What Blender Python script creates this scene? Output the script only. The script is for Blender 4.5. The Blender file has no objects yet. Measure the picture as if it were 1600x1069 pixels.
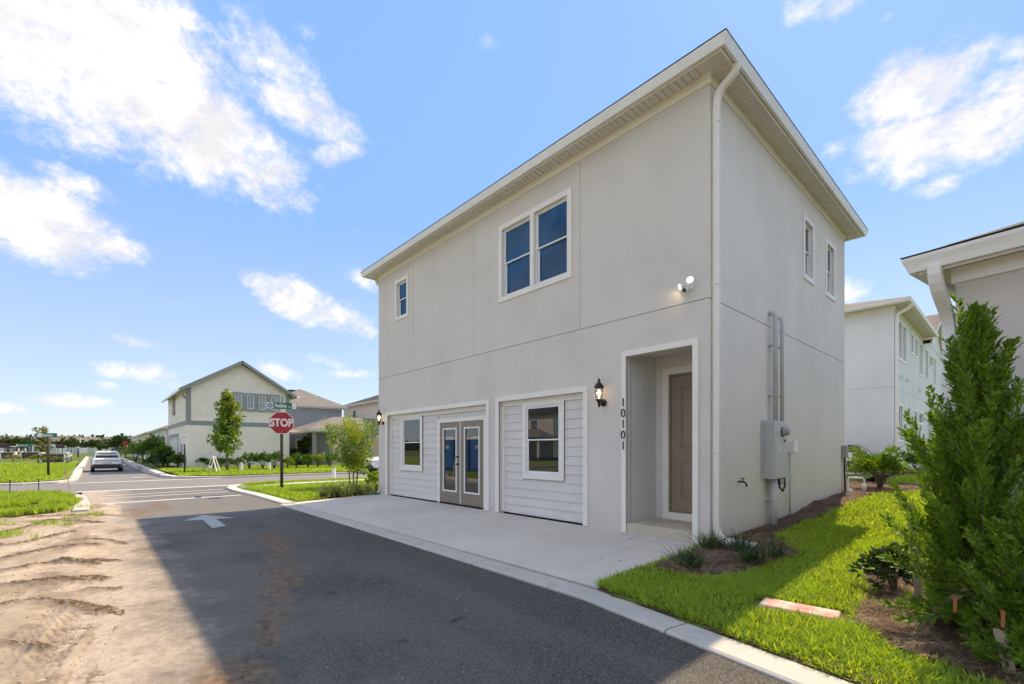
import bpy, math, random
import numpy as np
from mathutils import Vector, Matrix
R = math.radians
SC = bpy.context.scene
COL = SC.collection
# ------------------------------------------------------------------ camera
FPX, HZ, CAMH = 720.0, 702.0, 1.35          # focal length / horizon row of the 1600 px photograph, eye height in metres
SN, CS = 0.6700, 0.7424
_n = math.hypot(SN, CS); SN /= _n; CS /= _n
cam = bpy.data.cameras.new('camera'); co = bpy.data.objects.new('camera', cam); COL.objects.link(co)
cam.sensor_width = 36.0; cam.lens = FPX / 1600 * 36; cam.shift_y = (HZ - 534.5) / 1600
cam.clip_start = 0.05; cam.clip_end = 4000
co.location = (0, 0, CAMH); co.rotation_euler = (R(90), 0, math.atan2(CS, SN))
SC.camera = co
def ray(px, py=HZ):
    a = (px - 800) / FPX; b = (HZ - py) / FPX
    return (SN * a - CS, CS * a + SN, b)
def G(px, py, z=0.0):
    d = ray(px, py); t = (z - CAMH) / d[2]; return (d[0] * t, d[1] * t)
# ------------------------------------------------------------------ sun, sky, exposure
SUN = Vector((-.98, 5.2, 6.65)).normalized()
SUN_EL = math.asin(SUN.z); SUN_AZ = math.atan2(SUN.x, SUN.y)
sl = bpy.data.lights.new('sun', 'SUN'); sl.energy = 3.45; sl.angle = R(0.55); sl.color = (1.0, 0.93, 0.83)
so = bpy.data.objects.new('sun', sl); COL.objects.link(so); so.location = (-20, 60, 80)
so.rotation_euler = (-SUN).to_track_quat('-Z', 'Y').to_euler()
W = bpy.data.worlds.new('World'); SC.world = W; W.use_nodes = True
SC.view_settings.view_transform = 'Standard'; SC.view_settings.look = 'None'
SC.view_settings.exposure = 0.67; SC.view_settings.use_white_balance = True; SC.view_settings.white_balance_temperature = 8900; SC.view_settings.white_balance_tint = 12; SC.view_settings.gamma = 1.0
SC.cycles.max_bounces = 6; SC.cycles.diffuse_bounces = 3; SC.cycles.glossy_bounces = 3; SC.cycles.transmission_bounces = 4; SC.cycles.transparent_max_bounces = 4
SC.cycles.use_adaptive_sampling = True; SC.cycles.adaptive_threshold = 0.03; W.cycles.sampling_method = 'MANUAL'; W.cycles.sample_map_resolution = 256
SC.cycles.use_denoising = True
SC.cycles.sample_clamp_indirect = 6.0
def build_world():
    nt = W.node_tree; N = nt.nodes; L = nt.links; N.clear()
    out = N.new('ShaderNodeOutputWorld'); bg = N.new('ShaderNodeBackground'); L.new(bg.outputs[0], out.inputs[0])
    bg.inputs[1].default_value = 0.12
    sky = N.new('ShaderNodeTexSky'); sky.sky_type = 'NISHITA'; sky.sun_disc = False
    sky.sun_elevation = SUN_EL; sky.sun_rotation = SUN_AZ; sky.air_density = 1.0; sky.dust_density = 0.3; sky.ozone_density = 1.6
    sky.altitude = 10
    tc = N.new('ShaderNodeTexCoord')
    def math_(op, a, b=None, c=None, clamp=False):
        n = N.new('ShaderNodeMath'); n.operation = op; n.use_clamp = clamp
        for i, v in enumerate((a, b, c)):
            if v is None: continue
            if isinstance(v, (int, float)): n.inputs[i].default_value = v
            else: L.new(v, n.inputs[i])
        return n.outputs[0]
    def dot(v):
        n = N.new('ShaderNodeVectorMath'); n.operation = 'DOT_PRODUCT'; L.new(tc.outputs['Generated'], n.inputs[0]); n.inputs[1].default_value = v
        return n.outputs['Value']
    fwd = dot((-CS, SN, 0)); rgt = dot((SN, CS, 0)); up = dot((0, 0, 1))
    az = math_('ARCTAN2', rgt, fwd); el = math_('ARCSINE', up)
    def noise(scale, detail, rough, off=(0, 0, 0), dist=0.0, sz=1.7):
        m = N.new('ShaderNodeMapping'); m.inputs['Scale'].default_value = (1, 1, sz); m.inputs['Location'].default_value = off
        L.new(tc.outputs['Generated'], m.inputs[0])
        n = N.new('ShaderNodeTexNoise'); n.inputs['Scale'].default_value = scale; n.inputs['Detail'].default_value = detail
        n.inputs['Roughness'].default_value = rough; n.inputs['Distortion'].default_value = dist
        L.new(m.outputs[0], n.inputs['Vector']); return n.outputs['Fac']
    blobs = [  # clouds of the day: where each one stands in the sky, its size, its tilt (degrees) and thickness
        (90, 60, 310, 140, 0, 1.35), (250, 160, 240, 95, 20, 1.2), (335, 235, 120, 45, 20, 1), (420, 105, 110, 60, 20, .75), (460, 160, 85, 45, 10, .95),
        (540, 195, 50, 28, 25, .35), (530, 238, 55, 26, -15, .35), (60, 345, 140, 62, 8, 1), (170, 385, 70, 26, 5, .8), (110, 285, 90, 30, 10, .35), (465, 215, 30, 18, 0, .15),
        (470, 472, 75, 30, 18, .9), (530, 492, 65, 24, 15, .6), (565, 512, 35, 15, 10, .45), (548, 474, 26, 14, 0, .35), (575, 440, 50, 22, 15, .35),
        (210, 533, 60, 13, 5, .35), (212, 582, 68, 19, 0, .75), (250, 598, 70, 12, 4, .35), (170, 602, 35, 10, 0, .4), (118, 628, 80, 14, 0, .65), (10, 637, 40, 11, 0, .6),
        (505, 565, 40, 13, 10, .35), (535, 585, 70, 10, 0, .3), (440, 582, 50, 17, 15, .45), (30, 560, 40, 10, 0, .1),
        (1440, 130, 110, 60, 0, 1), (1420, 235, 95, 55, 15, .95), (1540, 190, 95, 75, -10, 1), (1465, 290, 60, 24, 0, .6), (1590, 75, 60, 30, 0, .55),
        (1285, 12, 80, 32, 10, .6), (1390, 25, 40, 16, 0, .25), (1305, 235, 45, 24, 0, .3), (1345, 268, 50, 24, 10, .35), (1290, 185, 35, 18, 0, .12),
        (1335, 450, 40, 26, 0, .65), (765, 68, 26, 20, 0, .2), (712, 62, 45, 22, 20, .12), (800, 265, 55, 22, 0, .15), (475, 46, 26, 18, 0, .18)]
    tot = None
    cv = N.new('ShaderNodeCombineXYZ'); L.new(az, cv.inputs[0]); L.new(el, cv.inputs[1])
    for (px, py, rx, ry, tilt, a) in blobs:
        if a < .16: continue
        A = math.atan((px - 800) / FPX); E = math.atan((HZ - py) / FPX * math.cos(A))
        ka = math.cos(A) ** 2 / FPX; ke = math.cos(A) * math.cos(E) ** 2 / FPX
        mp = N.new('ShaderNodeMapping'); mp.vector_type = 'TEXTURE'; mp.inputs['Location'].default_value = (A, E, 0); mp.inputs['Rotation'].default_value = (0, 0, -R(tilt)); mp.inputs['Scale'].default_value = (rx * ka * 1.12, ry * ke * 1.12, 1)
        L.new(cv.outputs[0], mp.inputs[0]); dp = N.new('ShaderNodeVectorMath'); dp.operation = 'DOT_PRODUCT'; L.new(mp.outputs[0], dp.inputs[0]); L.new(mp.outputs[0], dp.inputs[1])
        m = math_('MULTIPLY_ADD', dp.outputs['Value'], -0.8, a * 0.85 + 0.10)
        tot = m if tot is None else math_('MAXIMUM', tot, m)
    tot = math_('MAXIMUM', tot, -0.45)
    # the sky out of this view: unseen clouds, their cover raised to add fill light
    side = N.new('ShaderNodeMapRange'); side.inputs[1].default_value = 0.9; side.inputs[2].default_value = 1.5
    L.new(math_('ABSOLUTE', az), side.inputs[0])
    low = noise(2.2, 3, 0.5, (3, 1, 7), sz=1.5)
    gen = math_('MULTIPLY', math_('MULTIPLY_ADD', low, 5.0, -1.95), side.outputs[0])
    gen = math_('SUBTRACT', gen, math_('MULTIPLY_ADD', side.outputs[0], -1.0, 1.0))
    tot = math_('MAXIMUM', tot, gen)
    n1 = noise(5.5, 7, 0.62, (0.3, 2, 0.1), 0.4, 1.35); n2 = noise(19, 5, 0.65, (5, 1, 2), 0.3, 1.35)
    n3 = noise(62, 4, 0.65, (2, 7, 3), 0.2, 1.35)
    dens = math_('ADD', tot, math_('MULTIPLY_ADD', n1, 2.1, -1.03)); dens = math_('ADD', dens, math_('MULTIPLY_ADD', n2, 1.5, -0.75)); dens = math_('ADD', dens, math_('MULTIPLY_ADD', n3, 0.7, -0.35))
    ss = N.new('ShaderNodeMapRange'); ss.interpolation_type = 'SMOOTHSTEP'; ss.inputs[1].default_value = -0.05; ss.inputs[2].default_value = 1.15
    L.new(dens, ss.inputs[0])
    fac = math_('MULTIPLY', math_('POWER', ss.outputs[0], 1.15), 0.97)
    shade = noise(9, 6, 0.6, (1, 4, 2), 0.3, 1.6)
    cr = N.new('ShaderNodeMix'); cr.data_type = 'RGBA'; cr.inputs[6].default_value = (4.2, 4.85, 6.2, 1); cr.inputs[7].default_value = (6.7, 7.1, 8.0, 1)
    L.new(math_('MULTIPLY_ADD', shade, 4.2, -1.65, True), cr.inputs[0])
    # clear air: the sky model, a little lighter and less deep as in humid summer air
    tint = N.new('ShaderNodeMix'); tint.data_type = 'RGBA'; tint.blend_type = 'MULTIPLY'; tint.inputs[0].default_value = 1
    tint.inputs[7].default_value = (.80, .93, 1.12, 1); L.new(sky.outputs[0], tint.inputs[6])
    lift = N.new('ShaderNodeMix'); lift.data_type = 'RGBA'; lift.inputs[0].default_value = 0.50; lift.inputs[7].default_value = (1.25, 3.15, 7.9, 1)
    L.new(tint.outputs[2], lift.inputs[6]); lc = N.new('ShaderNodeMix'); lc.data_type = 'RGBA'; lc.inputs[6].default_value = (3.2, 4.5, 6.9, 1); lc.inputs[7].default_value = (1.2, 3.1, 7.9, 1); hr = N.new('ShaderNodeMapRange'); hr.inputs[1].default_value = 0.0; hr.inputs[2].default_value = 0.42; L.new(up, hr.inputs[0]); L.new(hr.outputs[0], lc.inputs[0]); L.new(lc.outputs[2], lift.inputs[7])
    lf = N.new('ShaderNodeMapRange'); lf.inputs[1].default_value = 0.0; lf.inputs[2].default_value = 0.6; lf.inputs[3].default_value = 0.60; lf.inputs[4].default_value = 0.78; L.new(up, lf.inputs[0]); L.new(lf.outputs[0], lift.inputs[0])
    mx = N.new('ShaderNodeMix'); mx.data_type = 'RGBA'; L.new(fac, mx.inputs[0]); L.new(lift.outputs[2], mx.inputs[6]); L.new(cr.outputs[2], mx.inputs[7])
    L.new(mx.outputs[2], bg.inputs[0])
build_world()
# ------------------------------------------------------------------ material helpers
MATS = {}
class NT:
    def __init__(s, name):
        m = bpy.data.materials.new(name); m.use_nodes = True; s.m = m; s.nt = m.node_tree; s.N = s.nt.nodes; s.L = s.nt.links
        s.b = s.N['Principled BSDF']; s.out = s.N['Material Output']; s.geo = s.N.new('ShaderNodeNewGeometry'); s.pos = s.geo.outputs['Position']
    def noise(s, scale, detail=4, rough=.55, vec=None, dist=0, stretch=None):
        v = vec or s.pos
        if stretch:
            mp = s.N.new('ShaderNodeMapping'); mp.inputs['Scale'].default_value = stretch; s.L.new(v, mp.inputs[0]); v = mp.outputs[0]
        n = s.N.new('ShaderNodeTexNoise'); n.inputs['Scale'].default_value = scale; n.inputs['Detail'].default_value = detail
        n.inputs['Roughness'].default_value = rough; n.inputs['Distortion'].default_value = dist; s.L.new(v, n.inputs['Vector']); return n.outputs['Fac']
    def vor(s, scale, vec=None):
        n = s.N.new('ShaderNodeTexVoronoi'); n.inputs['Scale'].default_value = scale; s.L.new(vec or s.pos, n.inputs['Vector']); return n
    def ma(s, op, a, b=None, c=None, clamp=False):
        n = s.N.new('ShaderNodeMath'); n.operation = op; n.use_clamp = clamp
        for i, v in enumerate((a, b, c)):
            if v is None: continue
            if isinstance(v, (int, float)): n.inputs[i].default_value = v
            else: s.L.new(v, n.inputs[i])
        return n.outputs[0]
    def rng(s, v, a, b, c=0., d=1., smooth=True):
        n = s.N.new('ShaderNodeMapRange'); n.interpolation_type = 'SMOOTHSTEP' if smooth else 'LINEAR'
        n.inputs[1].default_value = a; n.inputs[2].default_value = b; n.inputs[3].default_value = c; n.inputs[4].default_value = d
        s.L.new(v, n.inputs[0]); return n.outputs[0]
    def mix(s, f, a, b, mode='MIX'):
        n = s.N.new('ShaderNodeMix'); n.data_type = 'RGBA'; n.blend_type = mode
        for i, v in ((0, f), (6, a), (7, b)):
            if isinstance(v, (int, float)): n.inputs[i].default_value = v
            elif isinstance(v, tuple): n.inputs[i].default_value = (*v, 1) if len(v) == 3 else v
            else: s.L.new(v, n.inputs[i])
        return n.outputs[2]
    def xyz(s, v=None):
        n = s.N.new('ShaderNodeSeparateXYZ'); s.L.new(v or s.pos, n.inputs[0]); return n.outputs
    def bump(s, h, strength=.3, dist=.01):
        n = s.N.new('ShaderNodeBump'); n.inputs['Strength'].default_value = strength; n.inputs['Distance'].default_value = dist
        s.L.new(h, n.inputs['Height']); s.L.new(n.outputs[0], s.b.inputs['Normal'])
    def col(s, v):
        if isinstance(v, tuple): s.b.inputs['Base Color'].default_value = (*v, 1)
        else: s.L.new(v, s.b.inputs['Base Color'])
    def set(s, rough=.6, metal=0., spec=.5, ior=None):
        s.b.inputs['Roughness'].default_value = rough; s.b.inputs['Metallic'].default_value = metal; s.b.inputs['Specular IOR Level'].default_value = spec
        if ior: s.b.inputs['IOR'].default_value = ior
def plain(key, c, rough=.5, metal=0., var=.08, scale=3., bump=0., bscale=60., spec=.5, fine=0., bdist=.005):
    t = NT(key); n = t.noise(scale, 5)
    d = tuple(x * (1 - var) for x in c); l = tuple(min(1, x * (1 + var * .7)) for x in c)
    v = t.mix(t.rng(n, .3, .7), d, l)
    if fine: v = t.mix(t.rng(t.noise(bscale * 2, 2), .35, .65), v, tuple(x * (1 - fine) for x in c))
    t.col(v); t.set(rough, metal, spec)
    if bump: t.bump(t.noise(bscale, 4, .6), bump, bdist)
    MATS[key] = t.m; return t.m
def stucco(key, c, var=.045):
    t = NT(key); a = t.noise(.9, 5, .6); b = t.noise(.5, 4, .6, stretch=(2, 2, .5))
    f = t.ma('ADD', t.ma('MULTIPLY', a, .6), t.ma('MULTIPLY', b, .4))
    v = t.mix(t.rng(f, .36, .64), tuple(x * (1 - var) for x in c), tuple(min(1, x * (1 + var)) for x in c))
    z = t.xyz()[2]
    splash = t.ma('MULTIPLY', t.rng(t.ma('ADD', z, t.ma('MULTIPLY', t.noise(2.5, 4), .5)), .75, .15), .35)
    v = t.mix(splash, v, (.50, .44, .37))     # rain splash marks along the foot of the wall
    t.col(v); t.set(.85, spec=.3)
    h = t.ma('ADD', t.noise(95, 4, .65), t.ma('MULTIPLY', t.noise(22, 3), .8)); t.bump(h, .42, .006)
    MATS[key] = t.m
def leafy(key, cols, trans=.35, rough=.45, spec=.4, patch=2.5):
    t = NT(key); r = t.geo.outputs['Random Per Island']
    n = t.noise(patch, 3)
    v = t.mix(r, cols[0], cols[1]); v = t.mix(t.rng(n, .42, .62), v, cols[2])
    t.col(v); t.set(rough, spec=spec)
    tr = t.N.new('ShaderNodeBsdfTranslucent'); hs = t.mix(1.0, v, (1.35, 1.25, .45), 'MULTIPLY'); t.L.new(hs, tr.inputs[0])
    mx = t.N.new('ShaderNodeMixShader'); mx.inputs[0].default_value = trans
    t.L.new(t.b.outputs[0], mx.inputs[1]); t.L.new(tr.outputs[0], mx.inputs[2]); t.L.new(mx.outputs[0], t.out.inputs[0]); MATS[key] = t.m
def emit(key, c, s):
    t = NT(key); t.col(c); t.b.inputs['Emission Color'].default_value = (*c, 1); t.b.inputs['Emission Strength'].default_value = s; MATS[key] = t.m
def glass(key, c, ior=1.9, rough=.015, wav=.0):
    t = NT(key); t.col(t.mix(t.rng(t.noise(1.3, 3), .3, .7), tuple(x * .6 for x in c), c)); t.set(rough, spec=.5, ior=ior)
    if wav: t.bump(t.noise(2.2, 2, .4), wav, .004)
    MATS[key] = t.m
stucco('stucco', (.68, .635, .585)); stucco('stucco_side', (.72, .69, .645)); stucco('stucco_white', (.74, .78, .80)); stucco('stucco_taupe', (.64, .585, .545)); stucco('stucco_beige', (.87, .79, .70))
plain('trim', (.85, .80, .735), .45, var=.03); plain('trim_white', (.82, .81, .79), .4, var=.03)
plain('soffit', (.66, .62, .56), .5, var=.04); plain('siding', (.685, .655, .615), .5, var=.04, bump=.08, bscale=40)
plain('siding_beige', (.85, .77, .67), .6, var=.05); plain('grey_trim', (.27, .285, .28), .55, var=.06); plain('blue_grey_siding', (.27, .32, .37), .6, var=.06)
plain('cream_siding', (.76, .68, .56), .6, var=.05); plain('peach_stucco', (.70, .56, .43), .8, var=.05)
plain('taupe_door', (.25, .205, .155), .4, var=.05, bump=.05, bscale=80); plain('front_door', (.30, .225, .16), .42, var=.05, bump=.05, bscale=80)
plain('bronze', (.035, .03, .028), .4, .6); plain('black_metal', (.02, .02, .021), .45, .4); plain('steel', (.42, .42, .42), .35, .8); plain('grey_metal', (.52, .53, .53), .5, .0, var=.05)
plain('grey_plastic', (.30, .30, .30), .5); plain('dark_grey', (.06, .06, .065), .5); plain('white_plastic', (.80, .80, .79), .4, var=.03)
plain('rubber', (.02, .02, .02), .8); plain('car_white', (.90, .91, .92), .22, var=.01); plain('cladding', (.035, .035, .037), .6); plain('silver', (.55, .56, .58), .25, .9)
plain('tail_red', (.35, .02, .02), .2); plain('lamp_clear', (.7, .72, .74), .1); plain('plate', (.6, .62, .62), .4)
plain('sign_red', (.42, .012, .025), .35, var=.04); plain('sign_green', (.0, .20, .125), .35, var=.05); plain('sign_blue', (.05, .09, .40), .4); plain('sign_pink', (.62, .45, .45), .5)
plain('pole_brown', (.055, .043, .032), .7, var=.2); plain('wood', (.36, .27, .19), .8, var=.25, scale=8, bump=.3, bscale=50); plain('wood_pale', (.56, .43, .32), .8, var=.2, scale=9)
plain('bark', (.15, .115, .085), .9, var=.3, scale=12, bump=.6, bscale=60, bdist=.01); plain('bark_pale', (.26, .20, .15), .85, var=.3, scale=9, bump=.5, bscale=40)
plain('orange_strap', (.36, .10, .03), .6); plain('ribbon_red', (.60, .12, .10), .6); plain('toilet_blue', (.02, .16, .42), .4, var=.06); plain('green_hose', (.01, .16, .12), .35)
plain('dark_board', (.06, .035, .045), .5); plain('planter_wood', (.06, .05, .055), .7); plain('vent_black', (.03, .03, .032), .6); plain('porch_floor', (.56, .48, .36), .75, var=.08, bump=.2, bscale=90)
glass('glass_blue', (.003, .095, .23), 1.33); glass('glass_dark', (.015, .018, .02), 2.0, wav=.06); glass('glass_side', (.03, .04, .045), 2.6); glass('glass_car', (.01, .012, .015), 1.7); glass('lantern_glass', (.5, .48, .42), 1.45)
emit('bulb', (1.0, .72, .38), 5.0); emit('led', (1.0, .97, .9), 2.5)
def shingle(key, c1, c2):
    t = NT(key); p = t.pos
    o = t.xyz(); cmb = t.N.new('ShaderNodeCombineXYZ'); t.L.new(t.ma('ADD', o[0], o[1]), cmb.inputs[0]); t.L.new(t.ma('MULTIPLY', o[2], 2.2), cmb.inputs[1])
    br = t.N.new('ShaderNodeTexBrick'); br.inputs['Scale'].default_value = 1.0; br.inputs['Brick Width'].default_value = .32; br.inputs['Row Height'].default_value = .145; br.inputs['Mortar Size'].default_value = .012
    br.inputs['Color1'].default_value = (*c1, 1); br.inputs['Color2'].default_value = (*c2, 1); br.inputs['Mortar'].default_value = (*[x * .45 for x in c1], 1); t.L.new(cmb.outputs[0], br.inputs['Vector'])
    t.col(t.mix(t.rng(t.noise(60, 2), .3, .7), br.outputs['Color'], t.mix(.5, br.outputs['Color'], c2))); t.set(.9, spec=.2); t.bump(br.outputs['Fac'], -.5, .01); MATS[key] = t.m
shingle('shingle', (.19, .172, .155), (.27, .245, .22)); shingle('shingle_dark', (.055, .055, .057), (.085, .083, .08)); shingle('shingle_brown', (.15, .13, .115), (.22, .195, .175))
def asphalt(key, dusty):
    t = NT(key); o = t.xyz(); x, y = o[0], o[1]
    sp = t.vor(105).outputs['Color']; spk = t.xyz(sp)[0]
    base = t.mix(t.rng(spk, .25, .95), (.040, .037, .0315), (.134, .121, .101))
    base = t.mix(t.rng(t.noise(260, 1), .66, .74), base, (.40, .38, .35))
    base = t.mix(t.ma('MULTIPLY', t.rng(t.noise(.55, 4), .35, .7), .35), base, (.12, .112, .098))
    base = t.mix(t.ma('MULTIPLY', t.rng(t.noise(1.1, 5, .6, stretch=(.25, 1.6, 1)), .52, .72), .45), base, (.042, .040, .036))
    if dusty:
        n = t.noise(1.7, 6, .62); f = t.noise(9, 5, .7)
        edge = t.ma('ADD', y, t.ma('ADD', t.ma('MULTIPLY_ADD', n, 1.5, -.75), t.ma('MULTIPLY_ADD', f, .6, -.3)))
        d1 = t.ma('MULTIPLY', t.rng(edge, .95, .05), .97)
        d2 = t.ma('MULTIPLY', t.rng(x, -10.6, -12.6), .50)      # sun-bleached, sandy end of the lane by the crossing
        far = t.ma('MULTIPLY', t.rng(t.ma('ADD', t.noise(.8, 5), t.ma('MULTIPLY', f, .25)), .42, .75), .30)
        base = t.mix(t.ma('MULTIPLY', far, t.rng(y, 3.6, .5)), base, (.33, .27, .21))
        base = t.mix(d2, base, (.22, .215, .205))
        base = t.mix(d1, base, t.mix(t.rng(t.noise(14, 5, .7), .4, .7), (.47, .38, .295), (.32, .26, .205)))
        spots = [(-8.2, 2.15, .9, .22, .8), (-7.4, 2.0, .7, .2, .9), (-6.4, 1.8, .8, .2, .7), (-5.6, 1.55, .6, .2, .9), (-5.0, 1.32, .5, .2, 1), (-4.5, 1.18, .34, .15, 1), (-4.15, 1.05, .24, .12, 1), (-3.85, .97, .2, .10, 1), (-3.35, .66, .42, .26, 1), (-3.0, .35, .4, .3, 1), (-13.6, .7, 1.3, .35, .8), (-14.8, 1.2, 1.6, .25, .8), (-8.4, .55, .5, .2, .5), (-12.9, 2.0, 1.4, .22, .35)]
        acc = None
        for (sx, sy, rx, ry, a) in spots:
            u = t.ma('MULTIPLY', t.ma('SUBTRACT', x, sx), 1 / rx); v = t.ma('MULTIPLY', t.ma('SUBTRACT', y, sy), 1 / ry)
            q = t.ma('MULTIPLY', t.rng(t.ma('MULTIPLY_ADD', u, u, t.ma('MULTIPLY', v, v)), 1.25, 0), a); acc = q if acc is None else t.ma('MAXIMUM', acc, q)
        nn = t.rng(t.ma('ADD', t.ma('MULTIPLY', t.noise(5, 5, .7), .7), t.ma('MULTIPLY', t.noise(26, 3, .7), .35)), .36, .56)
        base = t.mix(t.ma('MULTIPLY', t.ma('MULTIPLY', acc, nn), 1.0), base, t.mix(t.rng(t.noise(11, 4, .7), .35, .65), (.25, .155, .085), (.10, .062, .04)))
        oil = t.ma('MULTIPLY', t.rng(t.noise(2.6, 3, .5), .69, .76), .75); base = t.mix(oil, base, (.022, .022, .022))
        band = t.ma('MULTIPLY', t.rng(t.ma('ABSOLUTE', t.ma('SUBTRACT', t.ma('ABSOLUTE', t.ma('SUBTRACT', y, 1.95)), .72)), .34, .05), t.rng(t.noise(1.4, 4, .6, stretch=(.3, 1, 1)), .38, .62)); base = t.mix(t.ma('MULTIPLY', band, .28), base, (.17, .155, .138))
    else:
        base = t.mix(.62, base, (.30, .29, .28))
    t.col(base); t.set(.85, spec=.35)
    t.bump(t.ma('ADD', t.vor(105).outputs['Distance'], t.noise(60, 3)), .55, .008); MATS[key] = t.m
asphalt('asphalt', True); asphalt('asphalt_far', False)
def concrete(key, c, dirt=.25):
    t = NT(key); a = t.rng(t.noise(.8, 6, .6), .3, .7); v = t.mix(a, tuple(x * .86 for x in c), c)
    v = t.mix(t.ma('MULTIPLY', t.rng(t.noise(3.2, 6, .65), .52, .72), dirt), v, (.34, .29, .235))
    v = t.mix(t.ma('MULTIPLY', t.rng(t.noise(130, 2), .6, .75), .25), v, tuple(x * .6 for x in c))
    v = t.mix(t.ma('MULTIPLY', t.rng(t.noise(3.5, 3, .5, stretch=(1, .12, 1)), .55, .68), .12), v, (.30, .29, .28))
    t.col(v); t.set(.8, spec=.3); t.bump(t.ma('ADD', t.noise(150, 3), t.ma('MULTIPLY', t.noise(18, 3, stretch=(1, .1, 1)), .8)), .22, .004); MATS[key] = t.m
concrete('concrete', (.66, .60, .52)); concrete('kerb', (.56, .52, .46), .5); concrete('sidewalk', (.62, .59, .54), .15)
def sandmat():
    t = NT('sand'); a = t.noise(1.1, 6, .6); f = t.noise(14, 5, .7)
    v = t.mix(t.rng(a, .35, .68), (.35, .28, .21), (.525, .43, .335)); v = t.mix(t.ma('MULTIPLY', t.rng(f, .5, .75), .45), v, (.30, .22, .155))
    at = t.N.new('ShaderNodeAttribute'); at.attribute_name = 'damp'; w = t.ma('MULTIPLY', at.outputs['Fac'], t.rng(t.noise(26, 5, .75), .30, .52))
    v = t.mix(t.ma('MULTIPLY', w, 1.0, None, True), v, (.12, .078, .05)); v = t.mix(t.ma('MULTIPLY', t.rng(t.noise(2.2, 6, .7, stretch=(.5, 1.4, 1)), .56, .70), .55), v, (.33, .245, .175))
    t.col(v); t.set(.95, spec=.1); t.bump(t.ma('ADD', t.noise(45, 5, .7), t.ma('MULTIPLY', t.noise(170, 3, .7), .5)), .6, .012); MATS['sand'] = t.m
sandmat()
def soil(key, a, b, c):
    t = NT(key); v = t.mix(t.rng(t.noise(5, 6, .65), .35, .65), a, b); v = t.mix(t.rng(t.noise(40, 4, .7), .5, .7), v, c); t.col(v); t.set(.95, spec=.1); t.bump(t.noise(35, 5, .7), .8, .03); MATS[key] = t.m
soil('mulch', (.075, .045, .032), (.16, .10, .07), (.26, .18, .13)); soil('turf', (.10, .13, .03), (.16, .20, .04), (.19, .16, .08)); soil('turf_far', (.15, .21, .035), (.21, .28, .05), (.17, .20, .05))
soil('field', (.085, .125, .03), (.12, .17, .04), (.12, .13, .045))
leafy('grass', ((.085, .19, .03), (.55, .69, .11), (.33, .48, .07)), .5, .5, .3, 1.3); leafy('grass_dry', ((.30, .25, .12), (.22, .20, .07), (.26, .22, .10)), .3, .6, .2)
leafy('straw', ((.30, .19, .115), (.12, .07, .045), (.46, .33, .22)), .1, .7, .2); leafy('liriope', ((.018, .05, .014), (.035, .085, .02), (.05, .10, .025)), .2, .35, .5)
leafy('cedar', ((.065, .175, .025), (.35, .53, .075), (.17, .32, .042)), .4, .5, .35, 3.0); leafy('dark_leaf', ((.018, .045, .013), (.04, .085, .02), (.03, .07, .018)), .2, .22, .7)
leafy('maple_leaf', ((.08, .19, .03), (.22, .36, .05), (.24, .31, .05)), .4, .45, .4, .9); leafy('myrtle_leaf', ((.08, .20, .03), (.22, .36, .05), (.32, .38, .05)), .45, .4, .4, 1.2)
leafy('bright_leaf', ((.10, .21, .018), (.20, .32, .03), (.06, .14, .02)), .45, .35, .5, 2); leafy('hedge_leaf', ((.04, .10, .02), (.12, .22, .035), (.07, .16, .025)), .3, .4, .4, 1.5)
leafy('far_leaf', ((.035, .07, .02), (.07, .12, .03), (.05, .09, .03)), .25, .6, .2, .05); leafy('wood_leaf', ((.030, .062, .022), (.05, .09, .03), (.04, .075, .028)), .15, .7, .1, .02); leafy('yellow_leaf', ((.16, .17, .03), (.30, .26, .04), (.10, .13, .02)), .4, .5, .3, 1.5)
leafy('variegated', ((.13, .17, .07), (.30, .32, .14), (.07, .12, .03)), .3, .4, .4, 3)
def paint(key, c, wear):
    t = NT(key); v = t.mix(t.rng(t.noise(30, 5, .7), .5 - wear, .85 - wear), c, (.30, .285, .27)); t.col(v); t.set(.6); MATS[key] = t.m
paint('road_paint', (.62, .605, .58), .1); paint('arrow_paint', (.42, .405, .38), .12)
def blockmat():
    t = NT('meter_lid'); o = t.xyz(); v = t.mix(t.rng(t.noise(9, 5), .3, .7), (.50, .40, .33), (.62, .52, .43))
    v = t.mix(t.ma('MULTIPLY', t.rng(t.ma('ADD', t.noise(6, 3), t.ma('MULTIPLY', t.noise(18, 3, stretch=(1, .3, 1)), .4)), .62, .82), .8), v, (.72, .22, .20))
    t.col(v); t.set(.8); t.bump(t.noise(90, 3), .3, .004); MATS['meter_lid'] = t.m
blockmat()
# ------------------------------------------------------------------ mesh helpers
def tag(o, label=None, cat=None, group=None, kind=None):
    for k, v in (('label', label), ('category', cat), ('group', group), ('kind', kind)):
        if v: o[k] = v
    return o
def empty(name, loc=(0, 0, 0), rz=0.0, label=None, cat=None, group=None):
    o = bpy.data.objects.new(name, None); COL.objects.link(o); o.location = loc; o.rotation_euler = (0, 0, rz); o.empty_display_size = .2
    return tag(o, label, cat, group)
def link(name, me, mat=None, parent=None):
    if mat and not me.materials: me.materials.append(MATS[mat])
    o = bpy.data.objects.new(name, me); COL.objects.link(o)
    if parent: o.parent = parent
    return o
def np_mesh(name, V, loops, counts):
    me = bpy.data.meshes.new(name); V = np.asarray(V, np.float32)
    me.vertices.add(len(V)); me.vertices.foreach_set('co', V.ravel())
    loops = np.asarray(loops, np.int32).ravel(); counts = np.asarray(counts, np.int32)
    me.loops.add(len(loops)); me.loops.foreach_set('vertex_index', loops)
    st = np.zeros(len(counts), np.int32); st[1:] = np.cumsum(counts)[:-1]
    me.polygons.add(len(counts)); me.polygons.foreach_set('loop_start', st); me.update(calc_edges=True); return me
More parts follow.
